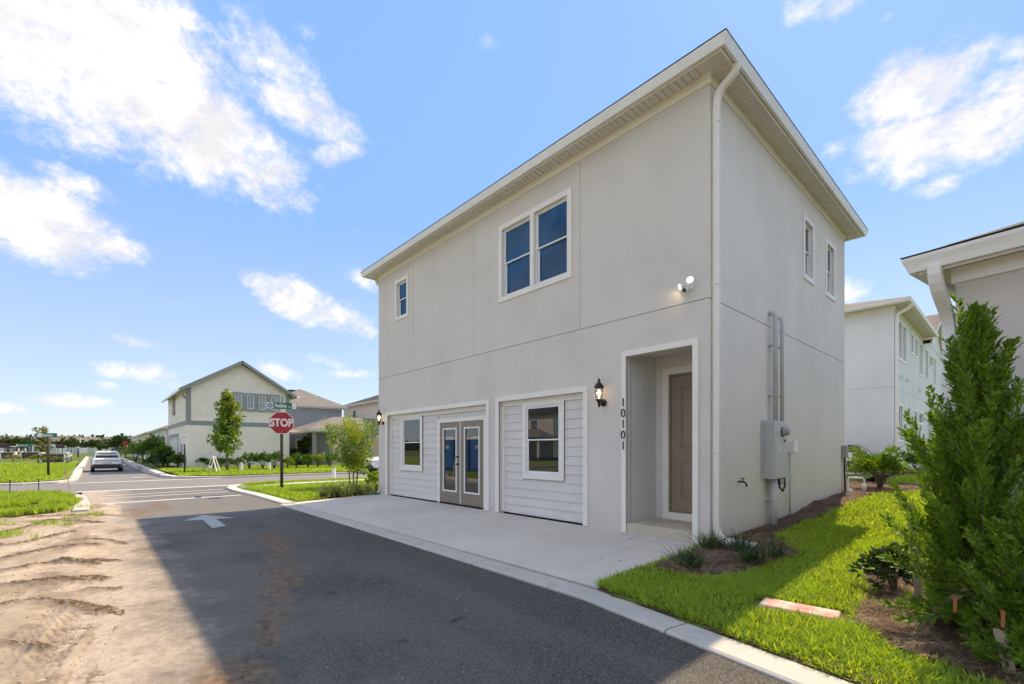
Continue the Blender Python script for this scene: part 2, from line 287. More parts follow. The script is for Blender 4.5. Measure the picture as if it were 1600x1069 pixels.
class MB:
    def __init__(s): s.v = []; s.f = []; s.sm = []
    def face(s, pts, smooth=False):
        n = len(s.v); s.v += [tuple(p) for p in pts]; s.f.append(tuple(range(n, n + len(pts)))); s.sm.append(smooth); return s
    def box(s, x0, x1, y0, y1, z0, z1):
        if x0 > x1: x0, x1 = x1, x0
        if y0 > y1: y0, y1 = y1, y0
        if z0 > z1: z0, z1 = z1, z0
        n = len(s.v); s.v += [(x, y, z) for z in (z0, z1) for y in (y0, y1) for x in (x0, x1)]
        for q in ((0, 2, 3, 1), (4, 5, 7, 6), (0, 1, 5, 4), (2, 6, 7, 3), (0, 4, 6, 2), (1, 3, 7, 5)): s.f.append(tuple(n + i for i in q)); s.sm.append(False)
        return s
    def hexa(s, p):  # 8 points, bottom ring then top ring
        n = len(s.v); s.v += [tuple(q) for q in p]
        for q in ((3, 2, 1, 0), (4, 5, 6, 7), (0, 1, 5, 4), (1, 2, 6, 5), (2, 3, 7, 6), (3, 0, 4, 7)): s.f.append(tuple(n + i for i in q)); s.sm.append(False)
        return s
    def beam(s, a, b, w, h, up=(0, 0, 1)):
        a, b = Vector(a), Vector(b); d = (b - a).normalized(); u = Vector(up)
        if abs(d.dot(u)) > .98: u = Vector((0, 1, 0))
        r = d.cross(u).normalized(); u = r.cross(d)
        q = lambda p: [p - r * w / 2 - u * h / 2, p + r * w / 2 - u * h / 2, p + r * w / 2 + u * h / 2, p - r * w / 2 + u * h / 2]
        return s.loft([q(a), q(b)], smooth=False)
    def loft(s, rings, closed=True, caps=True, smooth=True):
        n0 = len(s.v); k = len(rings[0])
        for r in rings: s.v += [tuple(p) for p in r]
        for i in range(len(rings) - 1):
            for j in range(k if closed else k - 1):
                a, b = n0 + i * k + j, n0 + i * k + (j + 1) % k
                s.f.append((a, b, b + k, a + k)); s.sm.append(smooth)
        if caps and closed:
            s.f.append(tuple(n0 + j for j in reversed(range(k)))); s.sm.append(False)
            s.f.append(tuple(n0 + (len(rings) - 1) * k + j for j in range(k))); s.sm.append(False)
        return s
    def tube(s, pts, r, n=8, caps=True, rect=None, smooth=True):
        pts = [Vector(p) for p in pts]; rings = []; prev = None
        for i, p in enumerate(pts):
            d = (pts[min(i + 1, len(pts) - 1)] - pts[max(i - 1, 0)]).normalized()
            if prev is None: u = Vector((0, 0, 1)) if abs(d.z) < .9 else Vector((0, 1, 0))
            else: u = prev
            a = d.cross(u).normalized(); u = a.cross(d).normalized(); prev = u
            rr = r[i] if isinstance(r, (list, tuple)) else r
            if rect: w, h = rect; rings.append([p + a * sx * w / 2 + u * sy * h / 2 for sx, sy in ((-1, -1), (1, -1), (1, 1), (-1, 1))])
            else: rings.append([p + (a * math.cos(2 * math.pi * j / n) + u * math.sin(2 * math.pi * j / n)) * rr for j in range(n)])
        return s.loft(rings, True, caps, smooth and not rect)
    def lathe(s, prof, n=16, c=(0, 0, 0), smooth=True):
        return s.loft([[(c[0] + r * math.cos(2 * math.pi * j / n), c[1] + r * math.sin(2 * math.pi * j / n), c[2] + z) for j in range(n)] for r, z in prof], True, True, smooth)
    def prism(s, poly, z0, z1):
        n = len(poly); s.face([(x, y, z1) for x, y in poly]); s.face([(x, y, z0) for x, y in reversed(poly)])
        for i in range(n):
            a, b = poly[i], poly[(i + 1) % n]; s.face([(a[0], a[1], z0), (b[0], b[1], z0), (b[0], b[1], z1), (a[0], a[1], z1)])
        return s
    def mesh(s, name, mat=None, bevel=0):
        me = bpy.data.meshes.new(name); me.from_pydata(s.v, [], s.f); me.polygons.foreach_set('use_smooth', s.sm); me.update()
        if mat: me.materials.append(MATS[mat])
        return me
    def build(s, name, mat, parent=None, bevel=0.0):
        o = link(name, s.mesh(name, mat), None, parent)
        if bevel:
            m = o.modifiers.new('bevel', 'BEVEL'); m.width = bevel; m.segments = 2; m.limit_method = 'ANGLE'
        return o
def copy_tree(o, parent=None):
    c = o.copy(); COL.objects.link(c); c.parent = parent
    for ch in list(o.children): copy_tree(ch, c)
    return c
def text_mesh(name, txt, size, depth, mat, parent=None, font_scale_x=1.0, offset=0.0):
    cu = bpy.data.curves.new(name, 'FONT'); cu.body = txt; cu.size = size; cu.extrude = depth; cu.align_x = 'CENTER'; cu.align_y = 'CENTER'; cu.offset = offset
    t = bpy.data.objects.new('tmp', cu); COL.objects.link(t); dg = bpy.context.evaluated_depsgraph_get(); dg.update()
    me = bpy.data.meshes.new_from_object(t.evaluated_get(dg)); me.name = name; bpy.data.objects.remove(t); bpy.data.curves.remove(cu)
    if font_scale_x != 1: me.transform(Matrix.Diagonal((font_scale_x, 1, 1, 1)))
    me.materials.clear(); me.materials.append(MATS[mat]); return link(name, me, None, parent)
def inpoly(x, y, poly):
    x = np.asarray(x); y = np.asarray(y); r = np.zeros(x.shape, bool); n = len(poly)
    for i in range(n):
        (x0, y0), (x1, y1) = poly[i], poly[(i + 1) % n]
        c = ((y0 > y) != (y1 > y)) & (x < (x1 - x0) * (y - y0) / (y1 - y0 + 1e-12) + x0); r ^= c
    return r
_T = {}
def vnoise(x, y, seed=0):
    if seed not in _T: _T[seed] = np.random.RandomState(seed).rand(256, 256)
    T = _T[seed]; xi = np.floor(x).astype(int); yi = np.floor(y).astype(int); fx = x - xi; fy = y - yi
    fx = fx * fx * (3 - 2 * fx); fy = fy * fy * (3 - 2 * fy); g = lambda a, b: T[a & 255, b & 255]
    return (g(xi, yi) * (1 - fx) + g(xi + 1, yi) * fx) * (1 - fy) + (g(xi, yi + 1) * (1 - fx) + g(xi + 1, yi + 1) * fx) * fy
def fbm(x, y, seed=0, oct=5, g=.5):
    s = 0; a = 1; tot = 0
    for i in range(oct): s = s + a * vnoise(x * 2 ** i, y * 2 ** i, seed + i); tot += a; a *= g
    return s / tot
def grid_mesh(name, xs, ys, zf, mask=None, attr=None):
    X, Y = np.meshgrid(xs, ys); Z = zf(X, Y); nx, ny = len(xs), len(ys); V = np.stack([X, Y, Z], -1).reshape(-1, 3)
    i, j = np.meshgrid(np.arange(nx - 1), np.arange(ny - 1)); a = (j * nx + i).ravel(); q = np.stack([a, a + 1, a + 1 + nx, a + nx], -1)
    if mask is not None:
        cx = V[q].mean(1); q = q[mask(cx[:, 0], cx[:, 1])]; used = np.unique(q); rm = np.full(len(V), -1); rm[used] = np.arange(len(used)); V = V[used]; q = rm[q]
    me = np_mesh(name, V, q, np.full(len(q), 4)); me.polygons.foreach_set('use_smooth', np.ones(len(q), bool))
    if attr is not None:
        at = me.attributes.new('damp', 'FLOAT', 'POINT'); at.data.foreach_set('value', attr(V[:, 0], V[:, 1]).astype(np.float32))
    return me
def blades(name, P, h, w, lean, seed=1, mat='grass', flat=False):
    """one thin bent strip per point: two quads would be wasted, so a quad and a tip"""
    rs = np.random.RandomState(seed); n = len(P); P = np.asarray(P, np.float64); a = rs.rand(n) * 2 * math.pi; h = np.broadcast_to(h, n) * (.6 + .7 * rs.rand(n)); w = np.broadcast_to(w, n) * (.7 + .6 * rs.rand(n))
    s = np.stack([np.cos(a), np.sin(a), 0 * a], -1); b = a + math.pi / 2 + rs.randn(n) * .8; L = lean * rs.rand(n) ** .7
    d = np.stack([np.cos(b) * L, np.sin(b) * L, np.sqrt(np.maximum(1 - np.minimum(L, .98) ** 2, .02))], -1)
    if flat: d[:, 2] *= .15
    mid = P + d * (h * .5)[:, None]; d2 = d.copy(); d2[:, :2] *= 1.6; d2[:, 2] *= .75; tip = mid + d2 * (h * .55)[:, None]
    sw = s * w[:, None] * .5; V = np.stack([P - sw, P + sw, mid + sw * .8, mid - sw * .8, tip], 1).reshape(-1, 3)
    o = np.arange(n)[:, None] * 5; loops = np.concatenate([o + 0, o + 1, o + 2, o + 3, o + 3, o + 2, o + 4], 1)
    me = np_mesh(name, V, loops, np.tile([4, 3], n)); me.polygons.foreach_set('use_smooth', np.ones(2 * n, bool)); me.materials.append(MATS[mat]); return me
def leaves(name, C, D, ln, wd, mat, seed=1, fold=.25, up=None):
    """pointed leaf quads: base, two sides, tip; C base points, D directions"""
    rs = np.random.RandomState(seed); n = len(C); C = np.asarray(C, float); D = np.asarray(D, float); D = D / (np.linalg.norm(D, axis=1)[:, None] + 1e-9)
    r = rs.randn(n, 3) if up is None else np.asarray(up) + rs.randn(n, 3) * .5
    S = np.cross(D, r); S /= np.linalg.norm(S, axis=1)[:, None] + 1e-9; Nn = np.cross(S, D); k = (.7 + .6 * rs.rand(n))[:, None]
    ln = np.broadcast_to(ln, n)[:, None] * k; wd = np.broadcast_to(wd, n)[:, None] * k; m = C + D * ln * .45 + Nn * wd * fold
    V = np.stack([C, m + S * wd * .5, C + D * ln, m - S * wd * .5], 1).reshape(-1, 3); q = np.arange(4 * n)
    me = np_mesh(name, V, q, np.full(n, 4)); me.materials.append(MATS[mat]); return me
def wall_mesh(name, mat, u0, u1, z0, z1, holes=(), grooves=(), P=None, th=.2, parent=None, gd=.02):
    """flat wall in (u, z) with cut openings (reveal depth th) and shallow grooves (closed, depth gd); P(u, z, d) maps to space, d = depth inwards"""
    rects = [(h, th, False) for h in holes] + [(g, gd, True) for g in grooves]
    us = sorted({u0, u1, *[min(max(v, u0), u1) for r, _, _ in rects for v in r[:2]]}); zs = sorted({z0, z1, *[min(max(v, z0), z1) for r, _, _ in rects for v in r[2:]]})
    mb = MB()
    def which(u, z):
        for r, d, c in rects:
            if r[0] - 1e-6 < u < r[1] + 1e-6 and r[2] - 1e-6 < z < r[3] + 1e-6: return d, c
        return 0, True
    nu, nz = len(us) - 1, len(zs) - 1; D = [[which((us[i] + us[i + 1]) / 2, (zs[j] + zs[j + 1]) / 2) for j in range(nz)] for i in range(nu)]
    for i in range(nu):
        for j in range(nz):
            a, b, c, d_ = us[i], us[i + 1], zs[j], zs[j + 1]; d, closed = D[i][j]
            if closed: mb.face([P(a, c, d), P(b, c, d), P(b, d_, d), P(a, d_, d)])
            for ni, nj, e in ((i - 1, j, ((a, d_), (a, c))), (i + 1, j, ((b, c), (b, d_))), (i, j - 1, ((a, c), (b, c))), (i, j + 1, ((b, d_), (a, d_)))):
                dn = D[ni][nj][0] if 0 <= ni < nu and 0 <= nj < nz else None
                if dn is not None and dn < d:
                    (p, q), (r_, s_) = e; mb.face([P(p, q, dn), P(r_, s_, dn), P(r_, s_, d), P(p, q, d)])
    return mb.build(name, mat, parent)
# ------------------------------------------------------------------ the ground
ZR = -0.10                                                   # road level; the house stands on z = 0
def gz(x, y):
    x = np.asarray(x, float); y = np.asarray(y, float)
    yard = np.interp(y, [3.4, 3.75, 6.3, 7.5, 9.7, 11, 13.4, 22, 60], [-.085, -.05, .03, .04, .13, .25, .30, .55, .8])
    return yard
def struct(name, me, mat): o = link(name, me, mat); o['kind'] = 'structure'; return o
def sheet(name, pts, z, mat): mb = MB(); mb.face([(x, y, z) for x, y in pts]); return struct(name, mb.mesh(name), mat)
sheet('ground', [(-3000, -3000), (600, -3000), (600, 3000), (-3000, 3000)], -.9, 'field')
alley = sheet('alley', [(-21.6, -.35), (-14.0, -.30), (9, -.6), (9, 1.55), (-2.75, 3.46), (-12.5, 3.62), (-16, 3.6), (-18.3, 3.4), (-19.6, 3.5), (-21.6, 4.6)], ZR, 'asphalt')
sheet('cross_street', [(-27.2, -60), (-21.5, -60), (-21.5, 70), (-27.2, 70)], ZR - .004, 'asphalt_far')
fa = MB(); fa.face([(-46, -1.3, -.36), (-27.1, -1.3, ZR - .008), (-27.1, 4.6, ZR - .008), (-31, 3.2, ZR - .06), (-46, 3.2, -.36)]); fa.face([(-120, -1.0, -.36), (-46, -1.3, -.36), (-46, 3.2, -.36), (-120, 3.6, -.36)]); struct('far_alley', fa.mesh('far_alley'), 'asphalt_far')
def kerb(name, pts, w, z0, z1, mat='kerb', seg=0, label=None):
    """concrete strip along a polyline (its left side), cut into cast lengths with open joints"""
    root = empty(name); root['kind'] = 'structure'; P = [Vector((*p, 0)) for p in pts]
    L = [0]
    for a, b in zip(P, P[1:]): L.append(L[-1] + (b - a).length)
    def at(s):
        for i in range(len(P) - 1):
            if s <= L[i + 1] + 1e-6: t = (s - L[i]) / (L[i + 1] - L[i]); break
        p = P[i].lerp(P[i + 1], t); ta = (P[i + 1] - P[i]).normalized(); tb = (P[min(i + 2, len(P) - 1)] - P[min(i + 1, len(P) - 2)]).normalized(); tc = (P[i] - P[i - 1]).normalized() if i else ta
        d = (tc.lerp(ta, min(1, .5 + t)) if t < .5 else ta.lerp(tb, max(0, t - .5))).normalized(); return p, Vector((-d.y, d.x, 0))
    tot = L[-1]; n = max(1, round(tot / seg)) if seg else 1
    for k in range(n):
        a, b = tot * k / n + (.008 if k else 0), tot * (k + 1) / n - (.008 if k < n - 1 else 0)
        ss = sorted({a, b, *[l for l in L if a < l < b]}); rings = []
        for q in ss:
            p, nn = at(q); o = p + nn * w; rings.append([(p.x, p.y, z0), (o.x, o.y, z0), (o.x, o.y, z1), (o.x - nn.x * .015, o.y - nn.y * .015, z1 + .006), (p.x + nn.x * .02, p.y + nn.y * .02, z1 + .006), (p.x, p.y, z1 - .008)])
        mb = MB(); mb.loft([list(reversed(r)) for r in rings], True, True, False); mb.build('kerb_length', mat, root)
    return root
# ribbon kerb between the lane and the drive, bending with the lane to the right
kerb('kerb', [(-12.9, 3.53), (-8, 3.52), (-2.9, 3.48), (-1.0, 3.18), (3.2, 2.5), (9, 1.55)][::1], .29, -.3, ZR + .022, seg=2.9)
drv = MB(); ys = (6.30, 3.835); xs_d = (-12.95, -2.90)
drv.hexa([(xs_d[0], ys[1], -.3), (xs_d[1], ys[1], -.3), (xs_d[1], ys[0], -.3), (xs_d[0], ys[0], -.3), (xs_d[0], ys[1], -.065), (xs_d[1], ys[1], -.065), (xs_d[1], ys[0], .022), (xs_d[0], ys[0], .022)])
d_o = drv.build('driveway', 'concrete'); d_o['kind'] = 'structure'; bm_ = d_o.modifiers.new('bevel', 'BEVEL'); bm_.width = .012; bm_.segments = 2
# lane markings (children of the lane)
def mark(name, pts, mat='road_paint', z=ZR + .004, parent=alley): m = MB(); m.face([(x, y, z) for x, y in pts]); return m.build(name, mat, parent)
for (x, w) in ((-16.45, .28), (-18.05, .15), (-19.15, .16)): mark('crosswalk_line', [(x, .1), (x + w, .05), (x + w - .25, 3.42), (x - .25, 3.38)])
for x in (-21.55, -27.15):
    o = mark('valley_gutter', [(x, -.9), (x + .42, -.9), (x + .42, 4.7), (x, 4.7)], 'sidewalk', ZR + .004)
mark('stop_bar', [(-30.4, 1.3), (-30.0, 1.3), (-30.0, 2.3), (-30.4, 2.3)])
ax, ay = -11.9, 1.72
ar = [(-.28, .0)]
mark('direction_arrow', [(-10.08, 1.82), (-11.2, 1.85), (-11.15, 2.18), (-12.08, 1.75), (-11.38, 1.32), (-11.25, 1.62), (-9.95, 1.58)], 'arrow_paint')
mark('manhole_cover', [(-16.15, 2.45), (-15.75, 2.45), (-15.75, 2.75), (-16.15, 2.75)], 'dark_grey', ZR + .008)
# lawns, walks and kerbs round the crossing
LZ = .0
sheet('corner_lawn', [(-21.25, 4.75), (-20.4, 3.95), (-19.2, 3.85), (-16, 3.95), (-13.0, 3.86), (-12.95, 6.2), (-12.95, 40), (-21.25, 40)], LZ - .06, 'turf_far')
kerb('kerb', [(-21.5, 40), (-21.5, 10), (-21.5, 5.3), (-21.3, 4.5), (-20.6, 3.85), (-19.6, 3.55), (-18.2, 3.5), (-16, 3.62), (-12.92, 3.62)], .30, -.3, -.055, 'sidewalk', 3.0)
kerb('sidewalk', [(-20.3, 40), (-20.3, 10), (-20.2, 6.2), (-19.6, 4.6), (-19.1, 3.86)], 1.1, -.3, -.03, 'sidewalk', 1.5)
sheet('far_lawn', [(-27.6, 4.9), (-28.3, 3.9), (-30, 3.2), (-41, 3.0), (-41, 60), (-27.6, 60)], LZ, 'turf_far')
kerb('kerb', [(-118, 3.3), (-46, 2.95), (-31, 2.95), (-29.0, 3.2), (-27.8, 4.0), (-27.2, 5.2), (-27.2, 60)], -.35, -.7, -.03, 'sidewalk', 3.0)
kerb('sidewalk', [(-31.5, 60), (-31.5, 9.5)], 1.1, -.3, .02, 'sidewalk', 1.5)
sheet('park_lawn', [(-27.6, -60), (-27.6, -2.0), (-28.3, -1.2), (-29.5, -.9), (-74, -1.5), (-74, -60)], LZ, 'turf_far')
kerb('kerb', [(-27.2, -60), (-27.2, -2.2), (-27.7, -1.2), (-28.8, -.75), (-31, -.65), (-118, -1.05)], .4, -.7, -.03, 'sidewalk', 3.0)
sheet('playing_field', [(-74, -1.4), (-110, -1.0), (-110, 3.4), (-140, 5), (-330, 10), (-330, -160), (-74, -160)], -.38, 'field')
sheet('side_yards', [(-40.9, 3.0), (-118, 3.35), (-118, 60), (-40.9, 60)], -.03, 'field')
# verge on the near left with its kerb
def sandz(X, Y):
    n = fbm(X * .9 + 40, Y * .9 + 40, 3, 5); f = fbm(X * 7 + 90, Y * 7 + 90, 9, 4); z = -.072 + (n - .5) * .045 + (f - .5) * .03; h3 = fbm(X * 24 + 5, Y * 24 + 5, 63, 3); z = z + (h3 - .5) * .012
    dampv = np.clip((fbm(X * 1.6 + 20, Y * 2.6 + 20, 83, 4) - .56) * 5, 0, .55)
    def seg_dist(pts):
        best = np.full(X.shape, 9.); par = np.zeros(X.shape); s0 = 0
        for (a, b) in zip(pts, pts[1:]):
            a = np.array(a); b = np.array(b); d = b - a; L = np.hypot(*d); t = np.clip(((X - a[0]) * d[0] + (Y - a[1]) * d[1]) / L ** 2, 0, 1)
            q = np.hypot(X - a[0] - d[0] * t, Y - a[1] - d[1] * t); m = q < best; best = np.where(m, q, best); par = np.where(m, s0 + t * L, par); s0 += L
        return best, par
    wob = (fbm(X * 3, Y * 3, 21, 3) - .5) * .12
    for pts, w in SAND_RIDGES:
        d, p = seg_dist(pts); d = np.abs(d + wob); k = np.exp(-(d / w) ** 2); c = fbm(X * 16, Y * 16, 5, 3)
        hf = fbm(X * 34, Y * 34, 45, 2); z = z + k * np.clip((.5 - Y) / .6, .25, 1) * (.002 + .026 * c + .040 * (hf - .4)) - .012 * np.exp(-((d - 1.7 * w) / (w * .7)) ** 2); dampv = np.maximum(dampv, k * (.35 + 1.5 * c))
    for pts, w in SAND_TRACKS:
        d, p = seg_dist(pts); inside = np.clip(1.2 - (d / w) ** 4, 0, 1); rim = np.exp(-((d - w * 1.15) / (.25 * w)) ** 2)
        tread = (np.sin(p * 2 * math.pi / .085 + np.sign(d) * d * 40) > .1) * .007 + (np.abs(np.sin(d / w * 5)) > .75) * .009
        fade = np.clip(fbm(X * 1.3, Y * 1.3, 77, 3) * 2.6 - .75, 0, 1); z = z - inside * fade * (.006 + tread * .55) + rim * .005 * fade; dampv = np.maximum(dampv, fade * (inside * .15 + (inside > .3) * (tread > .008) * .5))
    shoulder = np.clip((Y - (-.35 + .55 * (fbm(X * .8, Y * .8, 31, 4) - .35) * 2)) / .8, 0, 1); z = z - .055 * shoulder - .06 * np.clip((Y - .45) / .25, 0, 1)
    z = np.where(X > -3.0, np.minimum(z, -.085), z)
    return z, dampv
SAND_RIDGES = [([(-5.2, -.9), (-5.1, -.55), (-4.7, -.25)], .05), ([(-8.2, -1.3), (-8.0, -.75), (-8.3, -.4), (-7.8, .0)], .06), ([(-10.0, -.3), (-9.8, .15), (-9.2, .35)], .06), ([(-7.6, -1.2), (-7.2, -.7), (-7.15, -.42), (-6.85, .05)], .10), ([(-6.6, -1.1), (-6.25, -.65), (-6.3, -.40), (-5.9, -.2), (-5.45, .10), (-5.2, .30)], .085), ([(-9.3, -1.5), (-8.9, -.92), (-9.4, -.49), (-9.3, .0)], .08),
               ([(-12, -1.9), (-11.6, -1.2), (-13.0, -.68), (-12.2, .1)], .10), ([(-10.6, -1.6), (-10.2, -.9), (-10.9, -.3)], .07), ([(-14.0, -1.0), (-13.4, .1), (-13.1, .5)], .08), ([(-8.2, -.3), (-7.9, .25)], .09), ([(-6.4, -.05), (-6.3, .25)], .10)]
SAND_TRACKS = [([(-3.4, -.48), (-4.6, -.30), (-6.2, -.05)], .05), ([(-3.1, .06), (-4.2, .12), (-6.0, .3)], .05), ([(-4.6, -1.0), (-6.4, -.8), (-9, -.35)], .07), ([(-3.2, -.34), (-4.07, -.28), (-5.7, -.02), (-7.2, .24)], .07), ([(-3.0, -.14), (-3.91, -.10), (-5.4, .12), (-6.4, .28)], .055), ([(-3.6, -.62), (-4.8, -.42), (-6.6, -.12), (-8.6, .2)], .07), ([(-4.2, -.85), (-5.4, -.70), (-7.4, -.55)], .07), ([(-8, -.95), (-10, -.6), (-13, .1)], .09)]
me = grid_mesh('sand_lot', np.arange(-16.2, .5, .02), np.arange(-3.4, .8, .02), lambda X, Y: sandz(X, Y)[0], None, lambda x, y: sandz(x, y)[1])
struct('sand_lot', me, 'sand')
sheet('sand_lot_outer', [(-21.2, -40), (9, -40), (9, -3.38), (-21.2, -3.38)], -.09, 'sand')
sheet('sand_lot_side', [(.48, -3.4), (9, -3.4), (9, -.55), (.48, -.35)], -.092, 'sand')
sheet('verge', [(-21.2, -3.4), (-17.2, -3.4), (-16.3, -1.9), (-16.6, -.45), (-19.3, -.55), (-20.6, -1.0), (-21.2, -2.0)], -.045, 'turf')
kerb('kerb', [(-14.3, -.12), (-16, -.12), (-18.6, -.22), (-20.2, -.55), (-21.1, -1.4), (-21.3, -2.6), (-21.4, -30)], .28, -.3, -.03, 'kerb', 3.0)
# side yard: lawn sheet that climbs gently to the back, straw beds on it
BED1 = [(-2.89, 4.62), (-2.55, 4.66), (-2.18, 4.85), (-1.98, 5.3), (-1.92, 6.0), (-1.82, 6.42), (-2.09, 6.8), (-2.43, 7.37), (-2.48, 7.93), (-2.5, 9.15), (-2.38, 10.19), (-2.31, 11.67), (-2.31, 13.02), (-2.1, 14.3), (-1.64, 14.4), (-1.35, 15.2), (-1.4, 16.2), (-2.2, 16.6), (-3.5, 16.2), (-3.5, 13.5), (-2.89, 13.4)]
BED2 = [(-1.05, 6.3), (-1.1, 5.96), (-.93, 5.15), (-.9, 4.6), (-.87, 4.37), (-.75, 4.30), (-.58, 4.12), (-.42, 4.0), (-.06, 3.9), (.5, 3.75), (1.2, 3.6), (3, 3.3), (3, 4.6), (.5, 5.1), (-.3, 5.45), (-.35, 7), (-.75, 6.7)]
BED3 = [(-3.1, 20.3), (-1.8, 19.6), (-.6, 20.2), (1.2, 20.2), (2, 21.6), (-3.1, 21.6)]
struct('side_lawn', grid_mesh('side_lawn', np.arange(-2.9, 12.2, .12), np.arange(1.2, 21.5, .12), lambda X, Y: gz(X, np.maximum(Y, 3.4 - .16 * np.maximum(X + 2.9, 0) + .35)) - np.where(Y < 3.75 - .16 * np.maximum(X + 2.9, 0), .1, 0), lambda x, y: y > 3.62 - .16 * np.maximum(x + 2.9, 0)), 'turf')
es = MB()
for k in range(60):
    xa, xb = -2.9 + k * .15, -2.9 + (k + 1) * .15; ya, yb = 3.775 - .158 * (xa + 2.9), 3.775 - .158 * (xb + 2.9); es.face([(xa, ya, -.072), (xb, yb, -.072), (xb, yb + .12, -.040), (xa, ya + .12, -.040)])
struct('kerb_edge_soil', es.mesh('kerb_edge_soil'), 'mulch')
struct('back_yard', grid_mesh('back_yard', np.arange(-30, 30.1, 1.0), np.arange(20.4, 61, 1.0), lambda X, Y: gz(X, Y) - .05), 'turf')
struct('rear_ground', grid_mesh('rear_ground', np.arange(-12.9, -3.3, .4), np.arange(12.5, 21.8, .4), lambda X, Y: gz(X, Y) - .02), 'turf')
for bd, nm in ((BED1, 'straw_bed'), (BED2, 'straw_bed'), (BED3, 'straw_bed')):
    bx0, bx1 = min(p[0] for p in bd), max(p[0] for p in bd); by0, by1 = min(p[1] for p in bd), max(p[1] for p in bd)
    struct(nm, grid_mesh(nm, np.arange(bx0, bx1 + .05, .045), np.arange(by0, by1 + .05, .045), lambda X, Y: gz(X, Y) + .022 + (fbm(X * 3, Y * 3, 4, 4) - .45) * .09, lambda x, y, bd=bd: inpoly(x, y, bd) & ((x > -2.885) | (y > 13.4))), 'mulch')
# ------------------------------------------------------------------ the house with the garage front
HX0, HX1, HY0, HY1, HT = -12.88, -2.885, 6.263, 13.44, 6.50
house = empty('garage_house', (0, 0, 0), 0, 'large pale grey stucco two-storey house with garage front beside the lane', 'house')
JZ = 3.43; JW = .014
G1 = (-12.30, -7.76, 0, 2.32); G2 = (-7.34, -5.09, 0, 2.34); PO = (-4.22, -3.12, 0, 2.82)
WS = (-11.75, -11.19, 5.03, 5.99); WB = (-7.24, -5.45, 4.50, 5.90)
SW1 = (10.36, 10.88, 4.80, 5.88); SW2 = (11.89, 12.46, 4.80, 5.88)
PF = lambda u, z, d: (u, HY0 + d, z); PS = lambda u, z, d: (HX1 - d, u, z)
vj = [(x, x + .008, JZ + JW, HT) for x in (-5.17, -8.21, -10.85)]
wall_mesh('front_wall', 'stucco', HX0, HX1, -.4, HT, [G1, G2, PO, WS, WB], [(HX0, HX1, JZ, JZ + JW)] + [(a, b, c, 6.36) for a, b, c, d in vj], PF, .13, house)
wall_mesh('side_wall', 'stucco_side', HY0, HY1, -.4, HT, [SW1, SW2], [(HY0, HY1, JZ, JZ + JW), (8.92, 8.925, JZ + JW, 6.36), (11.27, 11.275, JZ + JW, 4.7)], PS, .13, house)
wall_mesh('side_wall', 'stucco', HY0, HY1, -.4, HT, [], [], lambda u, z, d: (HX0 + d, u, z), .1, house)
wall_mesh('rear_wall', 'stucco', HX0, HX1, -.4, HT, [], [], lambda u, z, d: (u, HY1 - d, z), .1, house)
OV = .30; OVF = .39                                         # soffit depth to fascia, gutter front
rf = MB(); e = OVF - .05; ez = 6.63
ri = (HY1 - HY0) / 2 + e; rz = ez + ri * math.tan(R(17)); cy = (HY0 + HY1) / 2
A, B, C_, D_ = (HX0 - e, HY0 - e, ez), (HX1 + e, HY0 - e, ez), (HX1 + e, HY1 + e, ez), (HX0 - e, HY1 + e, ez); r0, r1 = (HX0 - e + ri, cy, rz), (HX1 + e - ri, cy, rz)
for f in ((A, B, r1, r0), (B, C_, r1), (C_, D_, r0, r1), (D_, A, r0)): rf.face(f)
rf.build('roof', 'shingle', house)
# eaves: frieze, ribbed soffit panels, fascia with drip edge and gutter, all round
sof = MB(); sof.box(HX0 - OV, HX1 + OV, HY0 - OV, HY0 - .001, 6.515, 6.53); sof.box(HX1 + .001, HX1 + OV, HY0, HY1 + OV, 6.515, 6.53); sof.box(HX0 - OV, HX0 - .001, HY0, HY1 + OV, 6.515, 6.53)
so_ = sof.build('soffit', 'soffit', house)
def soffit_panel_mesh(w, dp):
    m = MB(); n = 3; st = w / n
    for k in range(n):
        x = -w / 2 + k * st
        m.face([(x + .004, 0, .004), (x + .014, 0, -.010), (x + .014, dp, -.010), (x + .004, dp, .004)]); m.face([(x + .014, 0, -.010), (x + st - .004, 0, -.010), (x + st - .004, dp, -.010), (x + .014, dp, -.010)])
        m.face([(x + st - .004, 0, -.010), (x + st, 0, .004), (x + st, dp, .004), (x + st - .004, dp, -.010)])
    return m.mesh('soffit_panel', 'soffit')
spm = soffit_panel_mesh(.30, OV - .05)
nx = int((HX1 - HX0 + .2) / .302)
for k in range(nx):
    o = link('soffit_panel', spm, None, so_); o.location = (HX0 - .06 + .15 + k * .302, HY0 - OV + .025, 6.512)
for k in range(int((HY1 - HY0 + .2) / .302)):
    o = link('soffit_panel', spm, None, so_); o.location = (HX1 + OV - .025, HY0 + .16 + k * .302, 6.512); o.rotation_euler = (0, 0, R(90))
def eave(mb, a, b, nrm, prof):
    """sweep a profile (out, z) along a straight run a-b, mitred for an outside corner at both ends"""
    d = Vector((b[0] - a[0], b[1] - a[1], 0)).normalized(); n = Vector((*nrm, 0)); rings = []
    for p, s in ((a, -1), (b, 1)):
        rings.append([(p[0] + n.x * o + d.x * o * s, p[1] + n.y * o + d.y * o * s, z) for o, z in prof])
    return mb.loft(rings, True, True, False)
RUNS = (((HX0, HY0), (HX1, HY0), (0, -1)), ((HX1, HY0), (HX1, HY1), (1, 0)), ((HX0, HY1), (HX0, HY0), (-1, 0)), ((HX1, HY1), (HX0, HY1), (0, 1)))
